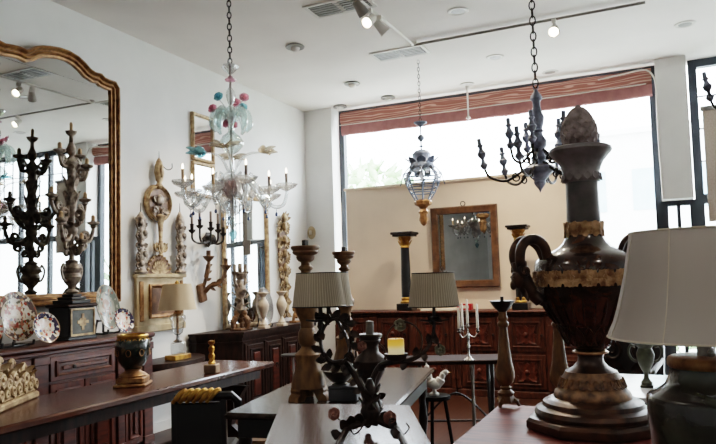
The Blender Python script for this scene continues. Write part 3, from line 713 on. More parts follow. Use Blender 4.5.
stand_plate('display_plate', 15, 310, .165, IM_B, 'large oval painted platter on an easel at the left of the dresser', -4.19, squash=1.08, lean=12)
stand_plate('display_plate', -15, 312, .12, IM_B, 'painted plate cut by the left edge of the photo', -4.15, lean=12)
stand_plate('display_plate', 44, 324, .115, IM_A, 'smaller red and navy plate leaning left of the painted chest', -4.09, False, lean=16)
stand_plate('display_plate', 106, 309, .13, IM_C, 'grey green painted platter on an easel right of the painted chest', -4.33, squash=1.5, lean=12)
stand_plate('display_plate', 122, 321, .108, IM_A, 'smaller red and navy plate leaning at the right end of the dresser', -4.15, False, lean=16)
# great candelabrum on the chest
def great_candelabrum(loc, rz, label, s):
    t = thing('altar_candelabrum', label, 'candelabrum', loc, rz)
    def Z(y): return (304-y)*s
    MB().box(-14*s, 14*s, -12*s, 12*s, 0, 4*s, b=.006).box(-11*s, 11*s, -9*s, 9*s, 4*s, 7*s, b=.006).box(-7*s, 7*s, -7*s, 7*s, 7*s, 10*s, b=.006).obj('base', EBON, t)
    MB().lathe(L([(5, 294), (7, 292), (3, 289), (3.5, 287), (7, 283), (9.5, 277), (8, 273), (9.5, 271), (10, 268), (8, 265), (6, 263), (7, 261), (3, 259)], s, 304), 18, wob=.03).obj('urn', SILVG, t)
    for sg in (-1, 1):
        MB().tube(bez([(sg*7*s, 0, Z(281)), (sg*12*s, 0, Z(279)), (sg*15*s, 0, Z(270)), (sg*12*s, 0, Z(264)), (sg*10*s, 0, Z(268)), (sg*12*s, 0, Z(271))]), 1.4*s, 6).obj('handle', SILVG, t)
    MB().lathe(L([(3, 260), (2.5, 250), (4, 246), (2.5, 242), (3, 236), (5.5, 233), (6.5, 229), (5, 225), (3, 222), (3.6, 215), (5, 205), (5.4, 195), (4, 180), (4.8, 168), (6.4, 160), (4, 155), (2.6, 153), (4.5, 150), (5, 146), (3.5, 142), (2.2, 139), (2, 133), (5, 130), (6, 127.5), (2, 127)], s, 304), 18).obj('shaft', SILVG, t)
    lf = MB()
    for ring, (y, n, ln, up) in enumerate(((205, 6, 17, 9), (188, 6, 16, 6), (168, 5, 8, 2), (224, 6, 7, .8))):
        for k in range(n):
            a = 2*pi*(k+.5*ring)/n; lf.leaf((3.6*s*cos(a), 3.6*s*sin(a), Z(y)), (cos(a), sin(a), up), (cos(a), sin(a), -.2), ln*s, 6*s, .15)
    lf.obj('acanthus_leaves', SILVG, t)
    for k in range(4):
        a = k*pi/2; Mz = RZ(a); sc = MB()
        sc.tube(spiral(10*s, Z(214), (7.6 if k % 2 == 0 else 5)*s, 1.5*s, -pi/2, 1.6, 22), [2.2*s]*12+[1.7*s]*11, 8, M=Mz)
        sc.tube(bez([(3*s, 0, Z(226)), (9*s, 0, Z(224)), (9.5*s, 0, Z(221))], 4), 1.7*s, 6, M=Mz).obj('scroll', SILVG, t)
        MB().tube(spiral(6*s, Z(252), 4*s, 1*s, pi/2, -1.4, 16), 1.3*s, 6, M=Mz).obj('scroll', SILVG, t)
    MB().lathe(L([(1.6, 127), (1.6, 119.5), (.4, 118)], s, 304), 8).obj('candle', WAXT, t)
    arms = [(.1, 15, 160, 150), (pi-.1, 15, 160, 149), (-.75, 15, 172, 162)]
    arms += [(a, 25, 208, 195) for a in (.12, pi-.12)]+[(a, 25, 236, 220) for a in (-.3, pi+.3)]+[(-pi/2+.1, 11, 248, 240)]
    for a, rr, y0, y1 in arms:
        m = MB(); d = Vector((cos(a), sin(a), 0)); up = Vector((0, 0, 1))
        pts = [d*(3*s)+up*Z(y0-2), d*(rr*.4*s)+up*Z(y0+4), d*(rr*.8*s)+up*Z(y0+4), d*(rr*s)+up*Z(y1+8), d*(rr*s)+up*Z(y1+4)]
        pp = bez(pts, 7); n = len(pp); m.tube(pp, [(2.6-.9*i/n)*s for i in range(n)], 9)
        Mz = RZ(a)
        m.tube(spiral(rr*.62*s, Z(y0-2.5), 4.2*s, .9*s, -pi/2, 1.35, 18), [1.9*s]*8+[1.5*s]*6+[1.2*s]*5, 7, M=Mz)
        if rr > 20: m.tube(spiral(rr*.5*s, Z(y0+9), 4.6*s, 1*s, pi/2, -1.35, 18), [1.8*s]*8+[1.4*s]*6+[1.1*s]*5, 7, M=Mz)
        e = d*(rr*s)
        for k in range(5):
            b = 2*pi*k/5; m.leaf(e+up*Z(y1+6.5), (cos(b), sin(b), 1.1), (cos(b), sin(b), -.5), 4.5*s, 3.6*s, .25)
        m.lathe([(1.6*s, Z(y1+7)), (3*s, Z(y1+5)), (2.4*s, Z(y1+3.5)), (5.6*s, Z(y1+2)), (6.4*s, Z(y1)), (5.6*s, Z(y1-.6)), (2.4*s, Z(y1)), (2.6*s, Z(y1-1.5))], 14, c=e)
        o = m.obj('arm', SILVG, t); MB().lathe([(2.1*s, Z(y1-1)), (2.0*s, Z(y1-6.5)), (.4*s, Z(y1-8))], 8, c=e).obj('candle', WAXT, o)
    return t
great_candelabrum((chx+.0, chy, DZ+.2805), LW+.15, 'tall silvered carved candelabrum on the painted chest before the gilt mirror', .0079)
# --- long refectory table
t = thing('refectory_table', 'long dark polished plank table along the left side', 'table', (-3.355, 3.35, 0))
MB().box(-.315, .315, -1.6, 1.55, .715, .76, b=.010).obj('top', mat('polished dark walnut', s2l(80, 44, 30), s2l(52, 29, 21), 5, (6, 1, 1), rough=.25, bump=.02, spec=.4), t)
MB().box(-.26, -.235, -1.45, 1.4, .64, .715).box(.235, .26, -1.45, 1.4, .64, .715).obj('apron', WALNUT, t, 0)
for y in (-1.3, 1.25):
    tr = MB().slab([(-.22, .08), (.22, .08), (.2, .2), (.09, .28), (.12, .42), (.2, .55), (.24, .60), (-.24, .60), (-.2, .55), (-.12, .42), (-.09, .28), (-.2, .2)], y-.03, y+.03).box(-.27, .27, y-.05, y+.05, 0, .08, b=.01)
    tr.obj('trestle', WALNUT, t)
MB().box(-.03, .03, -1.27, 1.22, .22, .29, b=.008).obj('stretcher', WALNUT, t)
# gilt carved fragment
p = at(30, 397, Z=.76); q = at(-6, 412, Z=.76)
dv = Vector((q.x-p.x, q.y-p.y)); rzf = atan2(-dv.y, -dv.x)
t = thing('gilt_carving', 'pale gilt carved acanthus fragment on the near end of the long table', 'carving', (p.x, p.y, .7605), rzf)
MB().box(-.6, .0, -.06, .06, 0, .04, b=.01).box(-.58, -.02, -.045, .045, .04, .06, b=.008).obj('plinth', PALEG, t)
cv = MB()
for k in range(7):
    x = -.05-.078*k; h = (.13, .17, .15, .21, .19, .24, .2)[k]; q = 1 if k % 2 else -1
    cv.tube(bez([(x+.03, -.005, .055), (x+.035*q, -.02, h*.45+.03), (x-.02*q, -.01, h*.75+.04), (x+.012*q, -.005, h+.05), (x+.035*q, -.01, h+.03)], 6), [.026]*6+[.024]*6+[.018]*6+[.012]*7, 8)
    cv.tube(spiral(x-.012, h*.5+.045, .042, .010, -pi/2*q, 1.5*q, 20, y=-.03), .014, 8)
    cv.tube(spiral(x+.02, .088, .03, .008, pi/2*q, -1.3*q, 16, y=-.045), .011, 7)
    cv.ball((x+.005, -.035, h*.5+.05), (.018, .014, .018), 8, 6)
    cv.leaf((x, -.02, h*.8+.03), (q*.6, -.3, .9), (0, -1, .2), .07, .05, .5)
cv.obj('acanthus_scrolls', PALEG, t)
# jardiniere
p = at(128, 388, Z=.76); s = .0066
s *= .96; t = thing('jardiniere', 'dark green and gold footed jardiniere on the long table', 'vase', (p.x-.05, p.y+.10, .7605), .5)
MB().box(-17*s, 17*s, -17*s, 17*s, 0, 3*s, b=.006).box(-14.5*s, 14.5*s, -14.5*s, 14.5*s, 3*s, 10*s, b=.01).lathe(L([(14, 378), (15, 377), (13, 375), (9, 373), (8, 371), (10, 370)], s, 388), 24).obj('foot', GILT, t)
MB().lathe(L([(8, 370), (12, 367), (16, 360), (18.2, 350), (18.5, 344), (17.5, 340), (15.5, 337.5), (14.5, 337)], s, 388), 32).obj('bowl', GREENV, t)
rim = MB().lathe(L([(14.5, 338), (16, 337), (16.6, 334.5), (15.6, 333), (13.5, 333), (12.8, 338)], s, 388), 32, cap=False)
for k in range(16):
    a = 2*pi*k/16; rim.leaf((15.8*s*cos(a), 15.8*s*sin(a), (388-337)*s), (.15*cos(a), .15*sin(a), -1), (cos(a), sin(a), .1), 5*s, 4.5*s, .1)
rim.obj('gilt_rim', GOLD, t)
for k in range(8):
    a = 2*pi*k/8
    MB().tube([((18.2*cos(a)+2.6*cos(q*.63)*-sin(a))*s, (18.2*sin(a)+2.6*cos(q*.63)*cos(a))*s, (388-352+3.6*sin(q*.63))*s) for q in range(10)], .38*s, 5, closed=True).obj('gilt_medallion', GILT, t)
# small gilt candlestick figure on stone base
p = at(210, 374, Z=.76); s = .0075
t = thing('gilt_ornament', 'small gilt twisted column on a square stone block on the long table', 'ornament', (p.x-.02, p.y+.05, .7605), .3)
MB().box(-6.5*s, 6.5*s, -6.5*s, 6.5*s, 0, 9*s, b=.006).obj('stone_base', mat('buff stone', s2l(150, 128, 104), s2l(122, 100, 78), 12, rough=.5), t)
tw_ = MB()
for q in (0, pi): tw_.tube([(1.6*s*cos(q+i*.55), 1.6*s*sin(q+i*.55), 9*s+i*1.25*s) for i in range(17)], [2.2*s-.05*s*i for i in range(17)], 7)
tw_.lathe([(3.5*s, 9*s), (3.8*s, 10*s), (2*s, 12*s)], 12).lathe([(1.5*s, 28*s), (3.4*s, 30*s), (3.6*s, 32*s), (1.5*s, 33*s)], 12).leaf((0, 0, 30*s), (1, 0, .5), (0, 0, 1), 5*s, 3*s).obj('twisted_column', GOLD, t)
# console behind with crystal lamp
t = thing('console_table', 'low dark half-round console behind the long table', 'console', (WX+.02, 5.115, 0), LW)
hp = [(-.53, 0)]+[(-.53*cos(a*pi/20), -.48*sin(a*pi/20)) for a in range(1, 20)]+[(.53, 0)]
MB().poly(hp, .68, .72).poly([(x*.95, y*.93) for x, y in hp], .56, .68).obj('top', WALNUT, t)
for a in (.12, .5, .88):
    x, y = -.53*cos(a*pi)*.88, -.48*sin(a*pi)*.86
    MB().lathe([(.012, 0), (.02, .02), (.016, .3), (.028, .52), (.03, .56)], 10, c=(x, y, 0)).obj('leg', WALNUT, t)
p = at(178, 357, X=-4.27); s = .0095
t = thing('crystal_lamp', 'table lamp with cream drum shade and crystal block stem on the console', 'lamp', (-4.27, p.y, .7205), LW)
MB().box(-12.5*s, 12.5*s, -7*s, 7*s, 0, 5*s, b=.006).obj('base', GOLD, t)
MB().box(-6.5*s, 6.5*s, -5*s, 5*s, 5*s, 17*s, b=.012).obj('crystal_block', CRYST, t)
MB().lathe(L([(3, 340), (5, 339), (2, 337), (1.5, 333), (3.5, 331.5)], s, 357), 14).obj('collar', SILVER, t)
MB().lathe(L([(3, 332), (5, 330), (6, 326), (7, 320), (8.5, 316), (8, 313), (5, 311), (2, 310)], s, 357), 18).obj('glass_body', CRYST, t)
MB().lathe(L([(1.2, 331), (1.2, 311)], s, 357), 8).lathe(L([(4, 313), (4.5, 311), (2.5, 309), (3.2, 306), (3.2, 300), (1, 298), (1, 282)], s, 357), 14).obj('stem', GILT, t)
MB().lathe(L([(19, 307), (14, 281), (13.6, 281), (18.6, 307)], s, 357), 40, cap=False).obj('lamp_shade', CSHADE, t)
MB().lathe(L([(2, 281), (2, 279), (.5, 277.5)], s, 357), 8).tube([(-14*s, 0, 76*s), (14*s, 0, 76*s)], .3*s, 5).obj('finial', GOLD, t)
o = MB().tube(bez([at(152, 396, X=WX+.04), at(153, 404, X=WX+.03), at(149, 420, X=WX+.02), at(147, 432, X=WX+.02), at(139, 428, X=WX+.02)], 8), .005).obj('lamp_cord', EBON)
tag(o, 'thin dark cord hanging down the wall under the console', 'cord')

# --- far cabinet by the left wall
t = thing('corner_cabinet', 'dark cabinet with canted corner under the tall gilt mirror', 'cabinet', (WX+.02, 6.6, 0), LW)
pts = [(-.92, 0), (-.92, -.08), (-.62, -.45), (1.0, -.45), (1.0, 0)]
def grow(e): return [(-.92-e, 0), (-.92-e, -.08-e*.4), (-.62-e*.4, -.45-e), (1.0+e, -.45-e), (1.0+e, 0)]
MB().poly(pts, .06, .85).poly(grow(.012), 0, .07).obj('carcass', WALNUT, t, 0)
MB().poly(grow(.035), .885, .91).poly(grow(.02), .85, .885).poly(grow(.01), .79, .81).obj('top', WALNUT, t, 0)
for k in range(4):
    a = -.54+k*.385
    panel_door(t, a, a+.32, .12, .76, -.45, WALNUT, MAHOG, 'door', (a+.16, .5, True))
for k in range(5):
    a = -.575+k*.385; MB().box(a-.018, a+.018, -.475, -.45, .08, .78, b=.005).obj('pilaster', WALNUT, t)
CAB = .9105
# carved candlestick with scroll feet
p = at(241, 324, X=-4.28); s = .0112
t = thing('carved_candlestick', 'brown and silver carved candlestick with scroll feet on the dark cabinet', 'candlestick', (-4.28, p.y, CAB), LW)
MB().box(-10*s, 10*s, -7*s, 7*s, 0, 2*s, b=.006).obj('base', BROWNC, t)
sc = MB()
for k in range(3):
    M = RZ(2*pi*k/3+.5)
    sc.tube(bez([(7.5*s, 0, 2*s), (8.5*s, 0, 7*s), (5.5*s, 0, 13*s), (2*s, 0, 19*s)]), [2.4*s]*8+[3.2*s]*8+[2.4*s]*9, 9, M=M).tube(spiral(7.5*s, 4.5*s, 3*s, .8*s, pi/2, 1.3, 14), 1.3*s, 7, M=M)
    sc.leaf((6*s, 0, 12*s), (.8, 0, -.7), (.5, 0, 1), 8*s, 6*s, .4, M=M).ball((4.5*s, 0, 17*s), (3*s, 2.6*s, 3*s), 10, 8, M=M)
sc.obj('scroll_feet', BROWNC, t)
bd = MB().lathe([(2.6*s, 16*s), (5.5*s, 20*s), (3.6*s, 26*s), (2.8*s, 31*s), (4.8*s, 35*s), (6*s, 40*s), (4*s, 46*s), (3*s, 50*s), (6*s, 54*s), (7*s, 56*s), (2.4*s, 57*s), (2.2*s, 66*s)], 14)
for k in range(12):
    a = k*2.4; bd.leaf((3*s*cos(a), 3*s*sin(a), (18+2.6*k)*s), (cos(a), sin(a), 1.2), (cos(a), sin(a), -.3), 8*s, 7*s, .3)
for sg in (-1, 1): bd.tube(bez([(0, 0, 44*s), (sg*5*s, 0, 42*s), (sg*9*s, 0, 48*s), (sg*9*s, 0, 55*s)]), 1.7*s, 8).lathe([(1.4*s, 54*s), (4*s, 56.5*s), (4.2*s, 58*s), (1.6*s, 58*s), (1.8*s, 65*s)], 10, c=(sg*9*s, 0, 0))
bd.obj('stem', SILVG, t)
# silver oval platter
p = at(264, 326, X=-4.22)
t = thing('silver_platter', 'oval silver platter standing behind the left stone vase', 'platter', (-4.21, p.y, CAB), LW-.3)
o = plate(.13, None).obj('dish', SILVER, t); o.matrix_local = T(0, .02, .24) @ Matrix.Rotation(radians(82), 4, 'X') @ Matrix.Scale(1.7, 4, (0, 1, 0))
MB().tube([(-.06, -.07, .04), (-.06, -.06, .012), (-.04, .08, .012), (0, .07, .2)], .008, 6).tube([(.06, -.07, .04), (.06, -.06, .012), (.04, .08, .012), (0, .07, .2)], .008, 6).obj('easel', EBON, t)
# two alabaster vases
def alab(px, py, label):
    p = at(px, py, X=-4.11); s = .0114*.92
    t = thing('stone_vase', label, 'vase', (-4.11, p.y, CAB), LW, 'pair of pale stone vases')
    MB().box(-4.8*s, 4.8*s, -4.8*s, 4.8*s, 0, 3*s, b=.004).lathe([(4*s, 3*s), (4.2*s, 5*s), (2*s, 8*s), (1.6*s, 11*s)], 16).obj('foot', ALAB, t)
    MB().lathe([(1.6*s, 11*s), (3*s, 14*s), (5.6*s, 21*s), (6*s, 25*s), (4.6*s, 29*s), (2.6*s, 32*s), (2.4*s, 34*s), (5*s, 37*s), (5.8*s, 38*s), (5.4*s, 39*s), (2*s, 37*s)], 20).obj('body', ALAB, t)
alab(264, 330, 'pale stone vase before the silver platter, left one of the pair'); alab(282, 327, 'pale stone vase below the gilt carving, right one of the pair')
p = at(295, 325, X=-4.25)
t = thing('gilt_figure', 'little gilt scroll ornament at the right end of the dark cabinet', 'ornament', (-4.25, p.y, CAB), LW)
MB().box(-.06, .06, -.05, .05, 0, .025, b=.005).obj('base', GILT, t)
MB().tube(bez([(-.04, 0, .02), (-.05, -.02, .09), (.0, -.02, .13), (.04, 0, .1), (.02, -.01, .06)]), .02, 8).ball((0, 0, .17), (.03, .03, .035)).leaf((0, 0, .1), (.8, -.2, .8), (0, -1, 0), .12, .06).leaf((0, 0, .1), (-.8, -.2, .9), (0, -1, 0), .12, .06).obj('scroll', GILT, t)
# little side table between
p = at(293, 354, Z=.70)
t = thing('side_table', 'little dark side table with slim metal leg before the dark cabinet', 'table', (p.x, p.y, 0))
MB().lathe([(.12, .68), (.125, .69), (.12, .70)], 24).obj('top', EBON, t)
MB().tube([(0, 0, .03), (0, 0, .68)], .012).ball((0, 0, .35), .025).obj('pole', GREYM, t)
for k in range(3):
    a = k*2*pi/3+.4; MB().tube(bez([(0, 0, .12), (.09*cos(a), .09*sin(a), .09), (.14*cos(a), .14*sin(a), .012)]), .01).obj('leg', IRON, t)
# black chair with gilt rope rail
p = at(199, 392, Z=.80)
t = thing('black_chair', 'black lacquered chair with a gilded rope-twist top rail', 'chair', (p.x, p.y, 0), radians(24.4))
cw = .145
MB().box(-cw, cw, -.02, .02, .46, .74, b=.01).obj('backrest', BLACK, t)
for sg in (-1, 1): MB().box(sg*cw-.018, sg*cw+.018, -.022, .022, 0, .76, b=.006).obj('post', BLACK, t)
rp = MB()
for k in range(6):
    x = -cw+.03+k*.04; rp.tube(bez([(x-.035, -.025, .745), (x-.015, -.03, .765), (x+.015, -.02, .80), (x+.035, .01, .805), (x+.03, .03, .77)], 5), [.012]*5+[.017]*10+[.012]*6, 8)
rp.obj('rope_rail', GOLD, t); MB().tube([(-cw, 0, .77), (cw+.05, 0, .775), (cw+.085, 0, .74), (cw+.09, 0, .66)], .028, 8).obj('top_rail', BLACK, t)
MB().box(-cw-.02, cw+.03, -.02, .32, .40, .46, b=.015).obj('seat', BLACK, t)
for sg in (-1, 1): MB().box(sg*cw-.015, sg*cw+.015, .27, .30, 0, .40, b=.005).obj('leg', BLACK, t)
p = at(224, 436, Z=.2)
t = thing('wooden_stool', 'light brown wooden stool in the dark under the grey-topped table', 'stool', (-2.42, 3.75, 0), .3)
MB().lathe([(.15, .40), (.16, .42), (.15, .44)], 20).obj('seat', TAN, t)
for k in range(3):
    a = k*2*pi/3; MB().tube([(.17*cos(a), .17*sin(a), 0), (.1*cos(a), .1*sin(a), .40)], [.014, .02]).obj('leg', TAN, t)

# ================================================================== CENTRE TABLES
u = Vector((.985, .174, 0)); v_ = Vector((-.174, .985, 0))
nl = at(223, 413, Z=.77)
mc = nl+u*.43+v_*.87
t = thing('grey_topped_table', 'dark table with a worn grey top in the middle of the shop', 'table', (mc.x, mc.y, 0), .175)
MB().box(-.43, .43, -.87, .87, .735, .77, b=.012).obj('top', MIDTOP, t)
MB().box(-.38, .38, -.8, -.775, .63, .735).box(-.38, .38, .775, .8, .63, .735).box(-.38, -.355, -.775, .775, .63, .735).box(.355, .38, -.775, .775, .63, .735).obj('apron', EBON, t, 0)
for sx in (-1, 1):
    for sy in (-1, 1): MB().lathe([(.03, 0), (.035, .05), (.02, .09), (.034, .2), (.018, .3), (.035, .42), (.02, .55), (.034, .6), (.036, .63)], 14, c=(sx*.35, sy*.77, 0)).obj('leg', EBON, t)
MB().box(-.35, .35, -.79, -.75, .10, .14).box(-.35, .35, .75, .79, .10, .14).box(-.02, .02, -.75, .75, .10, .14).obj('stretcher', EBON, t)
MZ = .7705
# foreground plank table
q = [at(281, 403.5, Z=.9), at(409, 405, Z=.9), at(452, 482, Z=.9), at(247, 487, Z=.9)]
ctr = sum((Vector(x) for x in q), Vector())/4
t = thing('plank_table', 'pale plank-topped table in the foreground under the iron rose lamp', 'table', (ctr.x, ctr.y, 0))
pp = [((x-ctr).x, (x-ctr).y) for x in q]
ang = atan2((q[0]-q[3]).y, (q[0]-q[3]).x)-pi/2
tp = MB().poly([tuple(rotz((x, y, 0), -ang))[:2] for x, y in pp[::-1]], .872, .90); o = tp.obj('top', FGTOP, t, 0); o.rotation_euler = (0, 0, ang)
MB().poly([(x*.86, y*.86) for x, y in pp[::-1]], .78, .872).obj('apron', WALNUT, t, 0)
for x, y in pp: MB().lathe([(.018, 0), (.022, .03), (.016, .3), (.024, .6), (.026, .79)], 10, c=(x*.8, y*.8, 0)).obj('leg', WALNUT, t)
# right-hand table
t = thing('plum_table', 'plum brown table at right carrying the great urn', 'table', (-.2, 2.75, 0))
MB().box(-.62, .52, -.52, .80, .72, .76, b=.006).obj('top', RTTOP, t)
MB().box(-.56, .46, -.46, -.44, .62, .72).box(-.56, .46, .70, .72, .62, .72).box(-.56, -.54, -.44, .7, .62, .72).box(.44, .46, -.44, .7, .62, .72).obj('apron', WALNUT, t, 0)
for x in (-.52, .42):
    for y in (-.42, .67): MB().box(x-.035, x+.035, y-.035, y+.035, 0, .62, b=.008).obj('leg', WALNUT, t)
RZT = .7605

# turned torcheres
def torchere(name, loc, s, label, group):
    t = thing(name, label, 'candlestick', loc, -.35, group); y0 = 403
    MB().lathe(L([(17.5, 391), (17, 386), (15, 379), (13, 372), (11.8, 366), (12.5, 362), (13.5, 358), (10, 355), (7, 352), (6.5, 350), (9, 346.5), (9.6, 341), (9.2, 336), (6.5, 331.5), (7.2, 329.5), (6.5, 327), (8.5, 322), (11.5, 316), (12.5, 311), (10, 308), (7, 300), (6, 290), (5.4, 280), (5, 274), (7.2, 272), (7.4, 270), (4.8, 268), (4.8, 265.5), (7.5, 264)], s, y0), 24).obj('stem', TAN, t)
    MB().lathe(L([(7.5, 264), (9, 262), (9.5, 259.5), (8.8, 258.5), (12, 257), (13.4, 255), (12.8, 253.5), (14.6, 251.5), (14.8, 249.5), (14, 248.6), (10, 248.8), (3, 250)], s, y0), 24).obj('drip_pan', BROWNC, t)
    MB().box(-2.6*s, 2.6*s, -2.6*s, 2.6*s, (y0-250)*s, (y0-242.5)*s, b=.003).obj('pricket', EBON, t)
    bs = MB()
    for k in range(3):
        M = RZ(2*pi*k/3+pi/6)
        bs.slab([(5*s, 13*s), (16.5*s, 13*s), (18*s, 10*s), (17*s, 7*s), (20*s, 4*s), (21*s, 0), (12*s, 0), (10*s, 3*s), (8*s, 7.5*s), (5*s, 9*s)][::-1], -7*s, 7*s, M=M)
    bs.obj('tripod_base', TAN, t)
    return t
p = at(309, 399, Z=MZ)
tc1 = torchere('wooden_torchere', (p.x, p.y, MZ), .00565, 'turned limewood torchere on the grey-topped table, nearer one behind the pleated shade', 'turned limewood torcheres')
p = at(347, 373.5, Z=MZ)
dup(tc1, (p.x, p.y, MZ), .3, 'turned limewood torchere farther back, its pan right of the left pleated shade')
# slimmer pair behind the plum table
def slim(loc, label):
    s = .0054; t = thing('slim_candlestick', label, 'candlestick', loc, .2, 'slim turned candlesticks behind the great urn'); y0 = 403
    MB().lathe(L([(7, 392), (8, 389), (4.4, 386), (5.6, 384), (4, 382.5), (7.5, 379), (9.2, 374), (9, 369), (7, 360), (5.6, 348), (4.6, 336), (3.8, 327), (5.6, 325), (5.6, 323), (3.8, 321), (5, 318), (3.6, 315), (4, 312)], s, y0), 20).obj('stem', TAN, t)
    MB().lathe(L([(4, 312), (8, 308), (11, 303.5), (12, 301.5), (8, 301.8), (2, 302)], s, y0), 8).obj('drip_pan', EBON, t)
    MB().box(-1.6*s, 1.6*s, -1.6*s, 1.6*s, (y0-302)*s, (y0-297.5)*s).obj('pricket', EBON, t)
    b = MB().lathe(L([(9, 398), (8, 393), (7, 391.5)], s, y0), 6)
    for k in range(3): b.tube(bez([rotz((6*s, 0, 8*s), k*2.094), rotz((10*s, 0, 5*s), k*2.094), rotz((12*s, 0, 1.4*s), k*2.094)], 5), [2.4*s]*6+[1.6*s]*5, 7)
    b.obj('foot', TAN, t)
    return t
p = at(504, 404, Z=RZT); slim((-.765, 3.475, RZT), 'slim turned candlestick standing at the far corner of the plum table')
slim((-.49, 3.475, RZT), 'slim turned candlestick half hidden behind the great urn')

# urn-shaped candle holder, box and bowl on the grey-topped table
p = at(372, 404, Z=MZ); s = .0054
t = thing('urn_candleholder', 'dark bronze urn-shaped candleholder with a grey candle stub', 'candleholder', (p.x, p.y, MZ))
MB().lathe(L([(10, 405), (10.5, 403), (6, 400), (4.5, 395), (5, 389), (8, 383), (13, 374), (15.5, 367), (16.5, 362), (14, 358), (9, 354), (8, 349), (9.5, 345), (11, 342), (10, 340.5), (12, 339), (12.3, 336.5), (11.5, 335.5), (4, 336)], s, 405), 24).obj('body', VINE, t)
for sg in (-1, 1): MB().tube(bez([(sg*10*s, 0, (405-345)*s), (sg*15*s, 0, (405-350)*s), (sg*16*s, 0, (405-358)*s), (sg*14*s, 0, (405-362)*s)]), 1.3*s, 6).leaf((sg*15*s, 0, (405-360)*s), (sg*.3, 0, -1), (0, -1, 0), 10*s, 6*s).obj('handle', BRONZE, t)
MB().lathe(L([(4, 336), (4, 323), (2, 322.6)], s, 405), 14).obj('candle_stub', mat('grey wax', s2l(120, 116, 108), s2l(104, 100, 92), 12, rough=.6), t)
p = at(345, 400, Z=MZ)
t = thing('slate_box', 'dark slate grey box on the grey-topped table under the bowl', 'box', (p.x, p.y+.0, MZ), .2)
MB().box(-.08, .08, -.06, .06, 0, .07, b=.006).obj('body', mat('slate', s2l(58, 58, 62), s2l(42, 42, 46), 10, rough=.5), t); MB().box(-.083, .083, -.063, .063, .07, .085, b=.005).obj('lid', mat('slate lid', s2l(64, 64, 68), s2l(46, 46, 50), 10, rough=.5), t)
s = .0056
t = thing('footed_bowl', 'shallow footed pewter bowl standing on the slate grey box', 'bowl', (p.x-.03, p.y, MZ+.0853))
MB().lathe(L([(8, 387), (8, 386), (5, 385), (9, 383), (14, 378), (16.5, 374), (17, 372.6), (16, 372.8), (13, 378.5), (8, 382), (1, 383)], s, 387), 28).obj('bowl', mat('old pewter', s2l(112, 106, 100), s2l(66, 60, 56), 10, rough=.3, metal=.5), t)
MB().tube([(17*s*cos(q*pi/12), 17*s*sin(q*pi/12), 14.4*s) for q in range(24)], .7*s, 5, closed=True).obj('rim', GREYM, t)

# ------------------------------------------------ iron rose lamp (foreground)
base = at(372, 436, Z=.9005); D0 = depth(base)
t = thing('rose_vine_lamp', 'wrought iron rose vine lamp with pleated taupe shades on the plank table', 'lamp', base, -YAW if False else radians(24.4))
inv = RZ(-radians(24.4))
def V(px, py, dd=0.0):
    """point of the lamp, in its own frame, dd metres nearer(-)/farther(+)"""
    w = at(px, py, D=D0+dd)-base; return inv @ w
def rose(mb, p, r, axis):
    """overlapping rounded petals in three rings"""
    p = Vector(p); ax = Vector(axis).normalized(); x = ax.orthogonal().normalized(); y = ax.cross(x)
    mb.ball(p+ax*r*.25, (r*.28, r*.28, r*.28), 8, 6)
    for n, rr, tilt, sz, h in ((3, .28, 1.1, .42, .22), (5, .52, .75, .5, .05), (6, .74, .35, .5, -.12)):
        for k in range(n):
            a = 2*pi*(k+rr)/n; d = x*cos(a)+y*sin(a); tg = ax.cross(d)
            nn = (ax*cos(tilt)-d*sin(tilt)).normalized(); up = tg.cross(nn)
            M = Matrix((tg, up, nn)).transposed().to_4x4(); M.translation = p+d*r*rr*.75+ax*r*h
            mb.ball((0, 0, 0), (r*sz, r*sz*.9, r*.07), 10, 6, M=M)
vines = [[(374, 424, 0), (372, 406, 0), (362, 388, -.02), (353, 372, -.02), (345, 362, 0), (332, 362, 0), (323, 352, 0), (320, 336, 0), (321, 322, 0), (321, 309, 0), (320, 296, 0)],
         [(374, 425, .02), (378, 405, .02), (372, 385, .03), (380, 366, .03), (394, 362, 0), (410, 360, 0), (424, 352, 0), (432, 340, 0), (434, 325, 0), (434, 310, 0), (434, 296, 0)],
         [(370, 425, .03), (366, 400, .06), (358, 380, .1), (350, 364, .14), (349, 345, .18), (340, 325, .22), (330, 312, .24), (328, 296, .24)]]
for k, pts in enumerate(vines):
    pp = bez([V(*p) for p in pts], 6); n = len(pp)
    mb = MB().tube(pp, [.014-.008*min(1, i/n*1.4) for i in range(n)], 7)
    for i in range(8, n-8, 4):
        a = i*2.4; mb.leaf(pp[i], (cos(a), .3*sin(a), sin(a)), (0, -1, .3), .040, .024, .3, lobes=.15)
    mb.obj('vine_arm', VINE, t)
# wreath loops
lp = MB()
lp.tube([V(336+15*cos(q*pi/12), 342+23*sin(q*pi/12), .02*sin(q)) for q in range(24)], .0055, 6, closed=True)
for q in range(14):
    a = q*pi/7; lp.leaf(V(336+15*cos(a), 342+23*sin(a)), (cos(a+.9), .2*(-1)**q, -sin(a+.9)), (0, -1, .2), .045, .026, .3, lobes=.15)
for (x, y) in ((324, 356), (345, 326), (350, 358), (328, 320)): rose(lp, V(x, y, -.02), .014, (0, -1, .2))
lp.obj('leaf_wreath', VINE, t)
rg = MB().tube([V(404+18*cos(q*pi/16), 342+20*sin(q*pi/16)) for q in range(32)], .0035, 6, closed=True)
rg.lathe([(.004, 0), (.02, .004), (.034, .014), (.040, .026), (.041, .030), (.036, .028), (.02, .026)], 20, c=tuple(V(396.5, 362))).obj('candle_ring', VINE, t)
cup_top = V(396.5, 362)+Vector((0, 0, .0265))
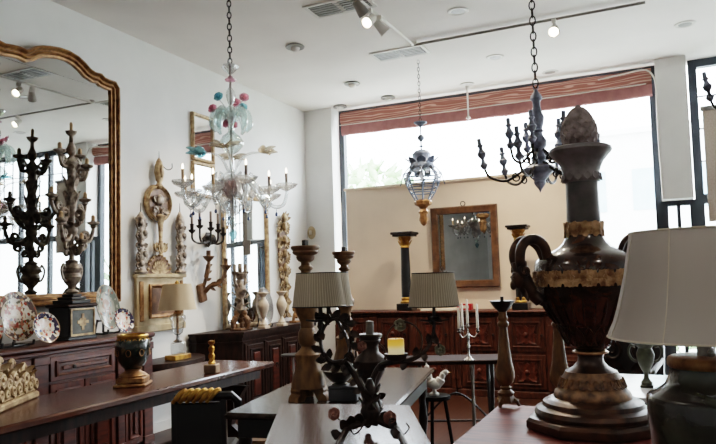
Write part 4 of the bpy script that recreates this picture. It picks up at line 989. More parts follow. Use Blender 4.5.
# crossbars under the shades, candle tubes
for (x, dd) in ((320, 0), (434, 0), (328, .24)):
    c0 = V(x, 311, dd)
    MB().tube([V(x, 325, dd), V(x, 283, dd)], .006, 6).lathe([(.006, .0), (.016, .004), (.02, .012), (.008, .012)], 12, c=tuple(V(x, 320, dd))).tube([c0+Vector((-.05, 0, -.03)), c0+Vector((-.02, 0, -.034)), c0+Vector((.02, 0, -.034)), c0+Vector((.05, 0, -.03))], .0035, 6).obj('candle_tube', EBON, t)
for (x, dd, f_) in ((319, 0, 1), (434, 0, .96), (327, .24, .98)):
    k = (D0+dd)/F; zb = V(x, 306.5, dd)
    o = MB().lathe([(26.6*k*f_, 0), (22*k*f_, 33.5*k), (21.6*k*f_, 33.5*k), (26.2*k*f_, 0)], 64, cap=False).obj('lamp_shade', PLEAT, t, loc=zb)
    MB().tube([(26.8*k*f_*cos(q*pi/16), 26.8*k*f_*sin(q*pi/16), .001) for q in range(32)], .0022, 5, closed=True).obj('trim_band', EBON, o)
    MB().tube([(22*k*f_*cos(q*pi/16), 22*k*f_*sin(q*pi/16), 33.5*k) for q in range(32)], .002, 5, closed=True).obj('trim_band', EBON, o)
    MB().tube([(-22*k*f_, 0, 33*k), (22*k*f_, 0, 33*k)], .0012, 4).obj('shade_spider', EBON, o)
for pts in ([(372, 420, 0), (358, 424, -.02), (347, 436, -.05), (337, 447, -.08)], [(374, 418, 0), (386, 424, -.02), (396, 436, -.05), (406, 447, -.08)], [(372, 418, .03), (368, 422, .1), (368, 426, .15)]):
    e = [V(*p) for p in pts]; e[-1] = inv @ (at(pts[-1][0], pts[-1][1], Z=.919)-base)
    if e[-2].z < .03: e[-2].z = .035
    pp = bez(e, 6); mb = MB().tube(pp, [.015-.004*i/len(pp) for i in range(len(pp))], 8)
    for i in range(3, len(pp)-3, 3):
        a = i*1.9; mb.leaf(pp[i], (cos(a), -.3, abs(sin(a))+.2), (0, -1, .6), .055, .034, .35, lobes=.15)
    mb.obj('foot', VINE, t)
bm = MB().lathe([(.008, .0), (.03, .02), (.036, .05), (.024, .08), (.018, .11), (.02, .13), (.008, .16)], 16, c=tuple(V(371, 425)))
for q in range(10):
    a = q*2.4; bm.leaf(V(371, 420)+Vector((0, 0, .01*q)), (cos(a), sin(a), .5), (0, 0, 1), .06, .035, .3, lobes=.15)
bm.obj('leaf_cluster', VINE, t)
for (x, y, dd, r, m, ax) in ((390, 418, -.05, .026, ROSE, (.3, -1, .3)), (334, 414, -.04, .024, ROSE, (-.4, -1, .4)), (400, 325, 0, .024, ROSEG, (0, -1, .2)), (440, 350, .02, .022, ROSEG, (.2, -1, .3)), (362, 346, -.02, .018, ROSE, (0, -1, .1)), (346, 318, 0, .016, VINE, (0, -1, .4))):
    mb = MB(); rose(mb, V(x, y, dd), r, ax); mb.obj('rose', m, t)
for pts, r_ in (([V(385, 424, -.03), V(388, 421, -.04), V(390, 419, -.04)], .003), ([V(357, 428, -.03), V(345, 424, -.04), V(335, 416, -.035)], .003), ([V(390, 424, -.04), V(398, 431, -.05), V(404, 434, -.05), V(409, 428, -.05), V(406, 423, -.05)], .0025), ([V(434, 330), V(437, 340), V(440, 350, .02)], .003), ([V(366, 420, -.03), V(360, 430, -.05), V(354, 434, -.05), V(349, 428, -.05)], .0025)):
    MB().tube(bez(pts), r_).obj('tendril', VINE, t)
wp = base+(RZ(radians(24.4)) @ cup_top)
t = thing('pillar_candle', 'stubby yellow pillar candle in the ring of the iron rose lamp', 'candle', wp)
MB().lathe([(.0275, 0), (.0285, .003), (.0285, .050), (.026, .0545), (.012, .052), (.0, .051)], 24).obj('wax', WAXY, t)
MB().tube([(0, 0, .051), (.001, 0, .058)], .0012, 5).obj('wick', EBON, t)

# ================================================================== GREAT URN
fb = at(595, 437, Z=RZT); uc = Vector((fb.x+.07, fb.y+.24, RZT))
uc = at(594, 428, Z=RZT)
s = depth(uc)/F; y0 = 430
t = thing('great_urn', 'huge brown and gilt urn with pinecone lid and scrolled handles on the plum table', 'urn', uc, radians(35))
oc = [(62*s*cos(a*pi/4+pi/8), 62*s*sin(a*pi/4+pi/8)) for a in range(8)]
def sqo(r, c=.72): return [(r, -r*c), (r, r*c), (r*c, r), (-r*c, r), (-r, r*c), (-r, -r*c), (-r*c, -r), (r*c, -r)]
MB().lathe([(62*s, 0), (66*s, 1*s), (67*s, 3*s), (67*s, 9*s), (64*s, 12*s), (60*s, 13*s)], 8).obj('plinth', BRONZE, t, 30).rotation_euler = (0, 0, -radians(12))
MB().lathe(L([(56, 417), (57, 413.5), (55, 409.5), (49, 407), (48, 403), (44, 401), (40, 399)], s, y0), 40).obj('torus_base', BRONZE, t)
MB().lathe(L([(37, 400), (37.5, 397), (36, 393), (34, 391.5), (33, 389), (29, 380), (25.5, 374.5), (25, 373)], s, y0), 40).obj('relief_band', URNR, t)
rl = MB()
for k in range(24):
    a = 2*pi*k/24
    for sg in (-1, 1): rl.leaf((33*s*cos(a), 33*s*sin(a), (y0-388)*s), (-.5*cos(a)-sg*.6*sin(a), -.5*sin(a)+sg*.6*cos(a), 1), (cos(a), sin(a), .5), 11*s, 6*s, .05)
rl.obj('relief_leaves', URNR, t)
MB().lathe(L([(25, 374), (23, 372), (17, 369), (13, 364), (12, 360), (13, 356.5)], s, y0), 36).obj('waist', BRONZE, t)
MB().lathe(L([(12.8, 356.6), (13, 356), (17, 355.4), (17.6, 354.4), (17, 353.4), (13, 353)], s, y0), 36).obj('knop_ring', URNG, t)
MB().lathe(L([(13, 353), (18, 350), (23, 345), (27, 338), (29.5, 332), (31, 327)], s, y0), 40).obj('calyx_cup', URNB, t)
cl = MB()
for k in range(18):
    a = 2*pi*k/18; cl.leaf((22*s*cos(a), 22*s*sin(a), (y0-346)*s), (.45*cos(a), .45*sin(a), 1), (cos(a), sin(a), -.3), 21*s, 10.5*s, .05)
cl.obj('calyx_leaves', BRONZE, t)
MB().lathe(L([(30, 328), (36, 319), (42, 309), (47.5, 297), (50.5, 285), (51.5, 275), (51, 267), (48.5, 261), (43, 256.5), (34, 253), (27, 249.5), (22, 245), (19, 239), (17.5, 233), (16.8, 224)], s, y0), 48).obj('body', URNB, t)
gb = MB()
for k in range(20):
    a = 2*pi*k/20
    for sg in (-1, 1):
        for up in (.8, -.7, .1): gb.leaf((51.4*s*cos(a), 51.4*s*sin(a), (y0-280)*s), (-sg*sin(a), sg*cos(a), up), (cos(a), sin(a), 0), 12*s, 9*s, -.06, lobes=.35)
gb.obj('gilt_leaf_band', URNG, t)
gd = MB()
for k in range(26):
    a = 2*pi*k/26; gd.tube([((r+.3)*s*cos(a), (r+.3)*s*sin(a), (y0-y)*s) for r, y in ((32, 325.5), (37, 318), (42.5, 308), (47, 298.5))], [.8*s, 1.5*s, 1.5*s, .6*s], 6)
gd.obj('gadroons', URNB, t)
MB().lathe(L([(17, 240), (18.5, 238), (18.3, 226), (17, 224)], s, y0), 36, cap=False).obj('collar', URNG, t)
nl_ = MB()
for k in range(12):
    a = 2*pi*k/12
    for up in (1, -1): nl_.leaf((18.4*s*cos(a), 18.4*s*sin(a), (y0-231)*s), (-.3*sin(a), .3*cos(a), up), (cos(a), sin(a), 0), 8.5*s, 8*s, .08, lobes=.3)
nl_.obj('collar_leaves', URNG, t)
MB().lathe(L([(16.8, 226), (16.2, 205), (16, 186), (16.5, 182)], s, y0), 36).obj('neck', URNN, t)
MB().lathe(L([(16.5, 183), (18.5, 181), (19, 176), (18, 173), (19.5, 168), (22, 162), (27, 156), (29.5, 153.5), (31, 151), (30.5, 148), (28, 146.5), (20, 145.5), (14, 144)], s, y0), 40).obj('lip', LIPM, t)
lv = MB()
for k in range(14):
    a = 2*pi*k/14; lv.leaf((18.6*s*cos(a), 18.6*s*sin(a), (y0-174)*s), (.05*cos(a), .05*sin(a), -1), (cos(a), sin(a), 0), 8*s, 7*s, .1)
lv.obj('lip_leaves', LIPM, t)
MB().lathe(L([(12, 146), (15, 143), (17, 137), (17, 128), (15, 118), (10.5, 110), (6, 105.5), (1, 103.5)], s, y0), 28).obj('pinecone', CONE, t)
pc = MB()
for i in range(9):
    yy = 144-i*4.5; rr = (15.5, 17, 17.5, 17.5, 16.6, 15, 12.6, 9.5, 6)[i]; sl = (.25, .12, 0, -.12, -.25, -.4, -.6, -.8, -1)[i]
    for k in range(13):
        a = 2*pi*(k+.5*(i % 2))/13; pc.leaf((rr*.97*s*cos(a), rr*.97*s*sin(a), (y0-yy)*s), (sl*cos(a), sl*sin(a), 1), (cos(a), sin(a), .2), 7*s, 8.6*s*rr/19, .12)
pc.obj('pinecone_scales', CONE, t)
# handles lie along the local x axis
for sg in (-1, 1):
    h = MB()
    for off in (-7.5, 7.5):
        P_ = [(sg*43*s, off*s*.5, (y0-260)*s), (sg*47*s, off*s*.8, (y0-248)*s), (sg*55*s, off*s, (y0-241)*s), (sg*65*s, off*s, (y0-241)*s), (sg*72*s, off*s, (y0-248)*s), (sg*74*s, off*s, (y0-258)*s), (sg*72*s, off*s*.6, (y0-269)*s)]
        pp = bez(P_, 6); h.tube(pp, [5*s]*len(pp), 10)
    h.tube(bez([(sg*72*s, 0, (y0-262)*s), (sg*70*s, 0, (y0-275)*s), (sg*63*s, 0, (y0-290)*s), (sg*53*s, 0, (y0-300)*s), (sg*47*s, 0, (y0-304)*s)], 6), [7.5*s]*6+[8.5*s]*8+[6.5*s]*6+[4*s]*5, 10)
    o = h.obj('handle', BRONZE, t)
    mk = MB().ball((sg*73*s, 0, (y0-279)*s), (7.5*s, 8*s, 10*s), 12, 10).ball((sg*79*s, 0, (y0-285)*s), (3.6*s, 3.2*s, 5*s), 8, 6)
    for q in (-1, 1):
        mk.tube(spiral(sg*70*s, (y0-271)*s, 6.5*s, 1.2*s, pi/2, -sg*1.4, 16, y=q*8.5*s), 2*s, 7)
        mk.ball((sg*79*s, q*3.4*s, (y0-277)*s), (1.5*s, 1.5*s, 1.5*s), 8, 6)
        mk.leaf((sg*70*s, q*5*s, (y0-288)*s), (sg*-.3, q*.3, -1), (sg, 0, 0), 14*s, 8*s, .1)
    mk.obj('ram_mask', BRONZE, o)

# ================================================================== RIGHT LAMP
lc = at(706, 348, D=1.7); s = depth(lc)/F
y0 = 490; lz = lc.z-(y0-348)*s
t = thing('pedestal_table', 'round pedestal table under the right-hand lamp', 'table', (lc.x, lc.y, 0))
MB().lathe([(.21, lz-.03), (.22, lz-.02), (.22, lz-.005), (.215, lz)], 36).obj('top', MAHOG, t)
MB().lathe([(.18, 0), (.19, .02), (.06, .06), (.035, .2), (.05, .4), (.03, .6), (.05, lz-.03)], 20).obj('pedestal', MAHOG, t)
t = thing('ceramic_lamp', 'big lamp with a bell-shaped white shade and dark olive ceramic body at right', 'lamp', (lc.x, lc.y, lz+.0005))
MB().lathe(L([(44, 490), (46, 487), (50, 470), (55, 445), (57.5, 420), (57.5, 400), (57, 396), (54, 393), (47, 390), (40, 385), (36, 377), (34.5, 369), (35, 366)], s, y0), 48).obj('body', OLIVE, t)
MB().lathe(L([(35, 367), (36.5, 365), (36.5, 360), (35.5, 357.5), (33, 356), (8, 355.5)], s, y0), 48).obj('bronze_rim', GILT, t)
MB().lathe(L([(8.5, 357), (8.5, 326), (4, 325), (4, 300), (1.2, 298), (1.2, 229)], s, y0), 20).tube([(-65*s, 0, (y0-232)*s), (65*s, 0, (y0-232)*s)], .5*s, 5).tube([(0, -65*s, (y0-232)*s), (0, 65*s, (y0-232)*s)], .5*s, 5).obj('socket', GREYM, t)
MB().lathe([(1.5*s, 0), (3.4*s, 2*s), (3.8*s, 5*s), (2.2*s, 9*s), (1*s, 11*s)], 8, c=(3.5*s, -14*s, (y0-356)*s)).obj('crystal_pull', CRYST, t)
shp = [(92, 337), (91, 333), (85.5, 321), (81, 306), (77, 290), (73, 273), (70, 255), (67.5, 242), (66, 230.5)]
MB().lathe(L(shp+[(r-1, y) for r, y in reversed(shp)], s, y0), 56, cap=False).obj('lamp_shade', WSHADE, t)
ed = MB()
for r, y in ((92, 336.6), (66.2, 230.5)): ed.tube([(r*s*cos(q*pi/24), r*s*sin(q*pi/24), (y0-y)*s) for q in range(48)], 1.0*s, 6, closed=True)
for k in range(8):
    a = 2*pi*k/8+.35; ed.tube([((r+.3)*s*cos(a), (r+.3)*s*sin(a), (y0-y)*s) for r, y in shp], .55*s, 5)
ed.obj('piping', PAPER, t)

# ================================================================== BACK OF THE SHOP
def sideboard(x0, x1, cols, label):
    t = thing('oak_sideboard', label, 'sideboard', ((x0+x1)/2, 8.32, 0), 0)
    w = (x1-x0)/2-.004; fy = -.45
    MB().box(-w, w, fy, 0, .08, .95).box(-w, w, fy-.02, 0, 0, .08, b=.008).obj('carcass', HUTCH, t, 0)
    MB().box(-w, w, fy-.05, 0, .985, 1.015, b=.01).box(-w, w, fy-.025, 0, .95, .985, b=.012).obj('top', HUTCH, t)
    cw = 2*w/cols
    for k in range(cols):
        a = -w+k*cw+.07; b = -w+(k+1)*cw-.07
        panel_door(t, a, b, .54, .93, fy, HUTCH, MAHOGV, 'door', (b-.03, .73, False), lozenge=True)
        panel_door(t, a, b, .11, .50, fy, HUTCH, MAHOGV, 'door', None, lozenge=True)
    for k in range(cols+1):
        a = -w+k*cw; MB().box(max(-w, a-.05), min(w, a+.05), fy-.03, fy, .09, .945, b=.006).box(max(-w, a-.03), min(w, a+.03), fy-.045, fy-.03, .2, .85, b=.006).obj('pilaster', HUTCH, t)
sideboard(-3.93, -2.32, 3, 'carved red brown sideboard along the cream partition, left half')
sideboard(-2.315, -.62, 3, 'carved red brown sideboard along the cream partition, right half behind the great urn')
HT = 1.0155
def column(px, ptop, pbase, y, label):
    p = at(px, pbase, Y=y); s = depth(p)/F; h = pbase-ptop
    t = thing('column_candlestick', label, 'candlestick', (p.x, y, HT), 0, 'black and gilt columns on the sideboards')
    k = (at(px, ptop, Y=y).z-HT)/h
    MB().box(-8*k, 8*k, -8*k, 8*k, 0, 7*k, b=.005).obj('plinth', BLACK, t)
    MB().lathe([(6*k, 7*k), (6.5*k, 8.5*k), (5*k, 10*k), (5.4*k, 12*k), (4.6*k, 13*k)], 20).obj('gilt_base', GOLD, t)
    MB().lathe([(4.9*k, 13*k), (4.8*k, 30*k), (4.2*k, h*k-15*k)], 20).obj('shaft', BLACK, t)
    cp = MB().lathe([(4.3*k, h*k-15.5*k), (4.8*k, h*k-15*k), (4.3*k, h*k-14*k), (4.6*k, h*k-8*k), (6.5*k, h*k-4.5*k)], 20)
    for q in range(8):
        a = q*pi/4; cp.leaf((4.3*k*cos(a), 4.3*k*sin(a), h*k-13.5*k), (.2*cos(a), .2*sin(a), 1), (cos(a), sin(a), 0), 6*k, 3.6*k, .3); cp.leaf((4.5*k*cos(a+.4), 4.5*k*sin(a+.4), h*k-9*k), (.35*cos(a+.4), .35*sin(a+.4), 1), (cos(a+.4), sin(a+.4), 0), 5*k, 3.4*k, .35)
    cp.obj('capital', GOLD, t)
    MB().box(-9.5*k, 9.5*k, -9.5*k, 9.5*k, h*k-4.5*k, h*k-2.5*k, b=.004).box(-11*k, 11*k, -11*k, 11*k, h*k-2.5*k, h*k, b=.006).obj('abacus', IRON, t)
column(407, 232, 309, 8.02, 'black column with gilt capital on the sideboard, left of the framed mirror')
column(521.5, 225, 312, 8.02, 'black column with gilt capital on the sideboard, beside the urn handle')
# framed mirror on the partition
c0 = at(434, 287, Y=8.33); c1 = at(501, 288, Y=8.33); c2 = at(498, 203, Y=8.24); c3 = at(428, 208, Y=8.24)
t = thing('framed_mirror', 'square walnut-framed mirror tilted on the cream partition', 'mirror', ((c0.x+c1.x)/2, 8.335, (c0.z+c1.z)/2))
tl = radians(1.2); t.rotation_euler = (tl, 0, 0)
hw = (c1.x-c0.x)/2; hh = (c2.z+c3.z)/2-(c0.z+c1.z)/2
fr, inn = frame([(-hw, 0), (hw, 0), (hw, hh), (-hw, hh)], [(0, 0), (0, .03), (.015, .045), (.06, .03), (.085, .035), (.095, .012)])
fr.obj('frame', mat('walnut frame', s2l(110, 76, 50), s2l(74, 48, 32), 10, rough=.4, bump=.05), t); plate_face(inn, -.014, -.004).obj('mirror_glass', MIRD, t, 0); MB().box(-hw+.01, hw-.01, -.004, 0, .01, hh-.01).obj('backing', WALNUT, t, 0)
MB().tube([(.03*cos(q*pi/8), -.02, hh+.03+.03*sin(q*pi/8)) for q in range(16)], .006, 6, closed=True).obj('hanging_ring', IRON, t)
# red box, papers
p = at(465, 304, Y=8.08)
t = thing('red_box', 'small red card box on the sideboard under the framed mirror', 'box', (p.x, 8.08, HT))
MB().box(-.09, .09, -.05, .05, 0, .075, b=.003).obj('box', RED, t); MB().box(-.06, .06, -.052, -.05, .02, .055).obj('label_strip', PAPER, t, 0)
for x, y, r, lb in ((430, 309, .1, 'flat stack of cream papers on the sideboard left of the lamp stem'), (446, 309, -.1, 'flat stack of cream papers on the sideboard right of the lamp stem')):
    p = at(x, y, Y=7.95); o = MB().box(-.11, .11, -.07, .07, 0, .02, b=.002).obj('paper_stack', PAPER, None, loc=(p.x, 7.96, HT), rot=(0, 0, r)); tag(o, lb, 'papers')

# trestle table with candelabrum
q0 = at(405, 361.5, Z=.75); q1 = at(507, 359.5, Z=.75)
ang = atan2(q1.y-q0.y, q1.x-q0.x); ln = (q1-q0).length
mid = (q0+q1)/2; nrm = Vector((-sin(ang), cos(ang), 0)); mid = mid+nrm*.2
t = thing('trestle_table', 'narrow dark trestle table with scrolled iron legs before the sideboards', 'table', (mid.x, mid.y, 0), ang)
MB().box(-ln/2, ln/2, -.21, .21, .715, .75, b=.006).obj('top', mat('dull brown board', s2l(44, 24, 17), s2l(30, 17, 12), 6, rough=.6, spec=.08), t)
for sx in (-1, 1):
    x = sx*(ln/2-.12)
    MB().tube(bez([(x, -.17, .0), (x, -.05, .18), (x, -.10, .4), (x, -.16, .6), (x, -.15, .715)]), .017).tube(bez([(x, .17, .0), (x, .05, .18), (x, .10, .4), (x, .16, .6), (x, .15, .715)]), .017).tube([(x, -.08, .22), (x, .08, .22)], .014).obj('lyre_leg', EBON, t)
MB().tube(bez([(-ln/2+.12, 0, .22), (0, 0, .45), (ln/2-.12, 0, .22)]), .009).tube([(-ln/2+.12, 0, .22), (ln/2-.12, 0, .22)], .009).obj('iron_stretcher', IRON, t)
MB().lathe([(.014, 0), (.012, .1), (.016, .3), (.011, .5), (.018, .66), (.022, .715)], 10, c=(ln/2-.28, -.14, 0)).obj('turned_post', GREYM, t)
p = at(468, 361, Z=.75); s = .0082
t = thing('silver_candelabrum', 'small four-light silver candelabrum with tall white candles', 'candelabrum', (p.x, p.y+.03, .7505), radians(24))
MB().lathe(L([(5.5, 361), (5.5, 360), (3, 358.5), (1.2, 356), (1, 350), (1.8, 347), (.9, 344), (1.4, 340), (1.8, 337), (1, 334)], s, 361), 16).obj('stem', SILVER, t)
for dx, dy, yb, yt in ((-9, -2, 330, 308), (-4.5, 5, 328, 304), (0, 0, 325, 300), (10, 1, 330, 305)):
    x, y = dx*s, dy*s
    mb = MB().tube(bez([(0, 0, 26*s), (x*.6, y*.6, 23*s if dx else 30*s), (x, y, (361-yb-4)*s)], 6), .6*s, 6).lathe([(.6*s, (361-yb-4)*s), (2.4*s, (361-yb-2.5)*s), (2.6*s, (361-yb-2)*s), (1.3*s, (361-yb-2)*s), (1.5*s, (361-yb+1)*s)], 10, c=(x, y, 0))
    o = mb.obj('arm', SILVER, t); MB().lathe([(1.25*s, (361-yb)*s), (1.15*s, (361-yt-1)*s), (.3*s, (361-yt)*s)], 10, c=(x, y, 0)).obj('candle', WAXW, o)
# white rooster on a dark stool
p = at(434.5, 395, D=5.15)
EBD = mat('dull black wood', s2l(20, 15, 13), s2l(12, 9, 8), 6, rough=.7, spec=.1)
t = thing('dark_stool', 'dark stool under the white rooster', 'stool', (p.x, p.y, 0))
MB().lathe([(.12, p.z-.03), (.125, p.z-.015), (.12, p.z)], 20).obj('seat', EBD, t)
for k in range(3): a = k*2.094+.6; MB().tube([(.15*cos(a), .15*sin(a), 0), (.08*cos(a), .08*sin(a), p.z-.03)], .014).obj('leg', EBD, t)
s = .0092
t = thing('white_rooster', 'white porcelain rooster with raised tail on a dark stool', 'figurine', (p.x, p.y, p.z+.0005), radians(24))
MB().tube(bez([(-6*s, 0, 27*s), (-5*s, 0, 19*s), (-3*s, 0, 11*s), (2*s, 0, 9*s), (6*s, 0, 13*s), (8*s, 0, 17.5*s), (9.5*s, 0, 19*s)], 6), [.6*s]*2+[2*s]*4+[3*s]*5+[4.6*s]*9+[4*s]*5+[2.6*s]*6+[2*s]*6, 12).ball((10*s, 0, 18.5*s), (2.6*s, 2.2*s, 2.4*s)).obj('body', PORC, t)
MB().leaf((12*s, 0, 18.3*s), (1, 0, -.2), (0, 0, 1), 3*s, 1.6*s).obj('beak', GOLD, t)
MB().slab([(8*s, 20*s), (12*s, 20*s), (11.5*s, 22*s), (10.6*s, 21*s), (10*s, 22.6*s), (9.2*s, 21*s), (8.2*s, 22*s)], -.4*s, .4*s).obj('comb', ROSE, t)
tf = MB()
for k in range(6): tf.leaf((-3*s, (k-2.5)*.8*s, 12*s), (-.5-.1*k, 0, 1), (-1, 0, .2), (12+k*1.2)*s, 4*s, .25)
tf.obj('tail', PORC, t); MB().lathe([(4*s, 0), (4*s, 1.5*s), (1.8*s, 3*s), (1.6*s, 6*s)], 14).obj('base', PORC, t)

# white table at right with green urn vase, dark chair
t = thing('marble_table', 'white marble-topped dark table beyond the great urn', 'table', (.02, at(625, 397, Z=.76).y+.45, 0))
MB().box(-.50, .50, -.45, .42, .73, .76, b=.006).obj('top', MARBLE, t)
MB().box(-.45, .45, -.40, .37, .62, .73).obj('apron', EBON, t, 0)
for sx in (-1, 1):
    for sy in (-.36, .33): MB().box(sx*.41-.03, sx*.41+.03, sy-.03, sy+.03, 0, .62, b=.006).obj('leg', EBON, t)
p = at(647, 387, Z=.7605); s = depth(p)/F*1.25; y0 = 373
t = thing('urn_vase', 'small green patinated two-handled vase on the marble-topped table', 'vase', p)
MB().box(-5*s, 5*s, -5*s, 5*s, 0, 2*s, b=.003).lathe([(4.2*s, 2*s), (4.4*s, 4*s), (2.2*s, 7*s), (1.7*s, 11*s)], 16).obj('foot', VERD, t)
MB().lathe([(1.7*s, 11*s), (3.5*s, 14*s), (6*s, 20*s), (7*s, 26*s), (6*s, 29*s), (5*s, 31*s), (7.5*s, 34*s), (8*s, 35*s), (6.8*s, 35*s), (4*s, 31*s)], 20).obj('body', VERD, t)
for sg in (-1, 1): MB().tube(bez([(sg*6*s, 0, 20*s), (sg*10*s, 0, 22*s), (sg*12.5*s, 0, 28*s), (sg*10.5*s, 0, 33*s), (sg*7*s, 0, 32*s)]), 1.1*s, 7).obj('handle', VERD, t)
p = at(618, 366, Z=.7)
t = thing('carved_armchair', 'dark carved armchair before the low window', 'chair', (at(620, 350, Y=5.9).x, 5.9, 0), -.2)
MB().box(-.28, .28, -.26, .26, .40, .46, b=.02).obj('seat', EBON, t)
bk = MB().slab([(-.27, .46), (.27, .46), (.29, .8), (.25, .90), (.12, .93), (0, 1.0), (-.12, .93), (-.25, .90), (-.29, .8)], .22, .27)
bk.obj('backrest', EBON, t)
cr = MB()
for sg in (-1, 1): cr.tube(spiral(sg*.13, .76, .09, .02, pi/2, sg*1.5, y=.215), .016, 7).leaf((sg*.03, .215, .6), (sg, 0, .5), (0, -1, 0), .2, .09)
cr.obj('back_carving', WALNUT, t)
for sx in (-1, 1):
    MB().tube(bez([(sx*.27, .22, .70), (sx*.30, 0, .70), (sx*.30, -.24, .66), (sx*.29, -.26, .60)]), .022).tube([(sx*.29, -.22, .46), (sx*.30, -.2, .66)], .018).obj('arm', EBON, t)
    for sy in (-1, 1): MB().tube([(sx*.25, sy*.23, 0), (sx*.25, sy*.23, .40)], .024).obj('leg', EBON, t)

# ================================================================== HANGING LIGHTS
def chain(parent, z0, z1, r, m, link=.05, wr=.0055, fold=False):
    n = max(2, int((z1-z0)/(link*.78))); mb = MB(); st = (z1-z0)/n
    for i in range(n):
        zc = z0+(i+.5)*st; a = (i % 2)*pi/2
        mb.tube([(r*cos(q*pi/5)*cos(a), r*cos(q*pi/5)*sin(a), zc+st*.62*sin(q*pi/5)) for q in range(10)], wr, 5, closed=True)
    return mb.obj('chain', m, parent)
# --- Murano style glass chandelier
gx = at(232.5, 200, Y=4.42); s = depth(gx)/F
zb = gx.z-(240-200)*s
t = thing('glass_chandelier', 'clear blown glass chandelier with pink and turquoise flowers', 'chandelier', (gx.x, gx.y, zb), radians(24))
def GZ(y): return (240-y)*s
chain(t, GZ(62), CZ-zb-.03, .016, IRON, .06)
MB().lathe([(.07, CZ-zb), (.06, CZ-zb-.03), (.01, CZ-zb-.05)], 20).obj('canopy', IRON, t)
MB().lathe(L([(1.2, 232), (1.2, 62), (.8, 60)], s, 240), 8).obj('metal_rod', GREYM, t)
def gl(prof, m, name, seg=22, wob=0, nw=8): return MB().lathe(L(prof, s, 240), seg, wob=wob, nw=nw, cap=False).obj(name, m, t)
gl([(2, 72), (4, 70), (7, 67), (8.5, 64.5), (7.5, 63), (3, 66)], GL, 'top_cup', wob=.08)
gl([(2, 80), (5, 79), (5.6, 77.5), (3, 76), (2, 74)], GLP, 'ring_knop')
gl([(2, 104), (3.5, 100), (5, 94), (4.4, 90), (2, 86)], GL, 'upper_baluster')
gl([(2, 128), (4, 126), (6, 121), (8, 117), (5, 114), (2, 112)], GL, 'flower_cup', wob=.06)
gl([(2, 154), (7, 151), (11.5, 146), (12, 141), (9, 136), (4, 132), (2.4, 129)], GLC, 'upper_ball', wob=.025, nw=10)
gl([(2, 200), (6, 198), (12, 194), (16, 188), (17, 183), (13, 179), (6, 176.5), (3, 174), (2.2, 168), (2, 158)], GL, 'lower_bowl', wob=.03, nw=12)
gl([(3, 190), (8, 188), (12, 184), (13, 181), (9, 179), (3, 178)], GLR, 'ruby_cup')
gl([(2, 216), (6, 214), (10, 209), (11.5, 205), (8, 202), (3, 200)], GL, 'receiver_dish', wob=.05)
gl([(.5, 228), (3, 226), (4.5, 223), (2.5, 219), (1, 216)], GLC, 'bottom_knop')
gl([(.3, 241), (2, 239), (4, 235), (4.4, 232.5), (2.4, 230.5), (.6, 229)], GLB, 'drop_finial', 10)
# flowers on stems and plumes
def gtube(pts, r, m, name, seg=7): return MB().tube(bez([(x*s, y_*s, GZ(z)) for x, y_, z in pts], 7), [v*s for v in r] if isinstance(r, list) else r*s, seg).obj(name, m, t)
fl = [(-12, -2, 95, GLB), (14, -2, 96.5, GLP), (-19, 2, 106, GLP), (11, 5, 105, GLB), (3, 12, 98, GLP)]
for x, y_, z, m in fl:
    o = gtube([(x*.15, y_*.15, 116), (x*.35, y_*.35, 108), (x, y_, z+2)], .5, GL, 'flower_stem', 6)
    mb = MB(); rose(mb, (x*s, y_*s, GZ(z)), 5.4*s, (x*.02, -1, .3)); mb.obj('glass_flower', m, o)
mb = MB(); rose(mb, (1*s, -6*s, GZ(119)), 4.6*s, (0, -1, .3)); rose(mb, (-4*s, -6*s, GZ(124)), 4.4*s, (-.5, -1, 0)); rose(mb, (4*s, -5*s, GZ(125)), 4*s, (.5, -1, 0)); mb.obj('glass_flower', GLP, t)
for k in range(8):
    a = 2*pi*k/8+.2
    pts = [(3*cos(a), 3*sin(a), 120), (9*cos(a), 9*sin(a), 110), (16*cos(a), 16*sin(a), 113), (18.5*cos(a), 18.5*sin(a), 124), (15*cos(a), 15*sin(a), 131)]
    pp = bez([(x*s, y_*s, GZ(z)) for x, y_, z in pts], 6); n = len(pp)
    MB().tube(pp, [(1.4+2.6*sin(pi*i/(n-1)))*s for i in range(n)], 8).obj('glass_plume', GLC, t)
for k, (a, m) in enumerate(((0.1, GLP), (pi+.1, GLB), (pi*.55, GLP), (pi*1.5, GLP))):
    pts = [(3*cos(a), 3*sin(a), 172), (10*cos(a), 10*sin(a), 158), (19*cos(a), 19*sin(a), 153), (29*cos(a), 29*sin(a), 152)]
    o = gtube(pts, [1.6-.03*i for i in range(22)], GL, 'leaf_branch', 8)
    mb = MB(); e = Vector((30*cos(a)*s, 30*sin(a)*s, GZ(153)))
    if k == 1: rose(mb, e, 5.5*s, (0, -1, .5))
    for q in range(7):
        b = a+(q-3)*.5; mb.leaf(e, (cos(b), sin(b), .5-.3*(q % 2)), (0, -.8, .8), 15*s, 8.5*s, -.2)
    mb.obj('glass_leaves', GLB if k == 1 else GLA, o)
    mb = MB()
    for q in range(5):
        b = a+(q-2)*.7; mb.leaf(e*.55+Vector((0, 0, GZ(157)*.45+.0)), (cos(b), sin(b), .3), (0, 0, 1), 6*s, 3*s, -.2)
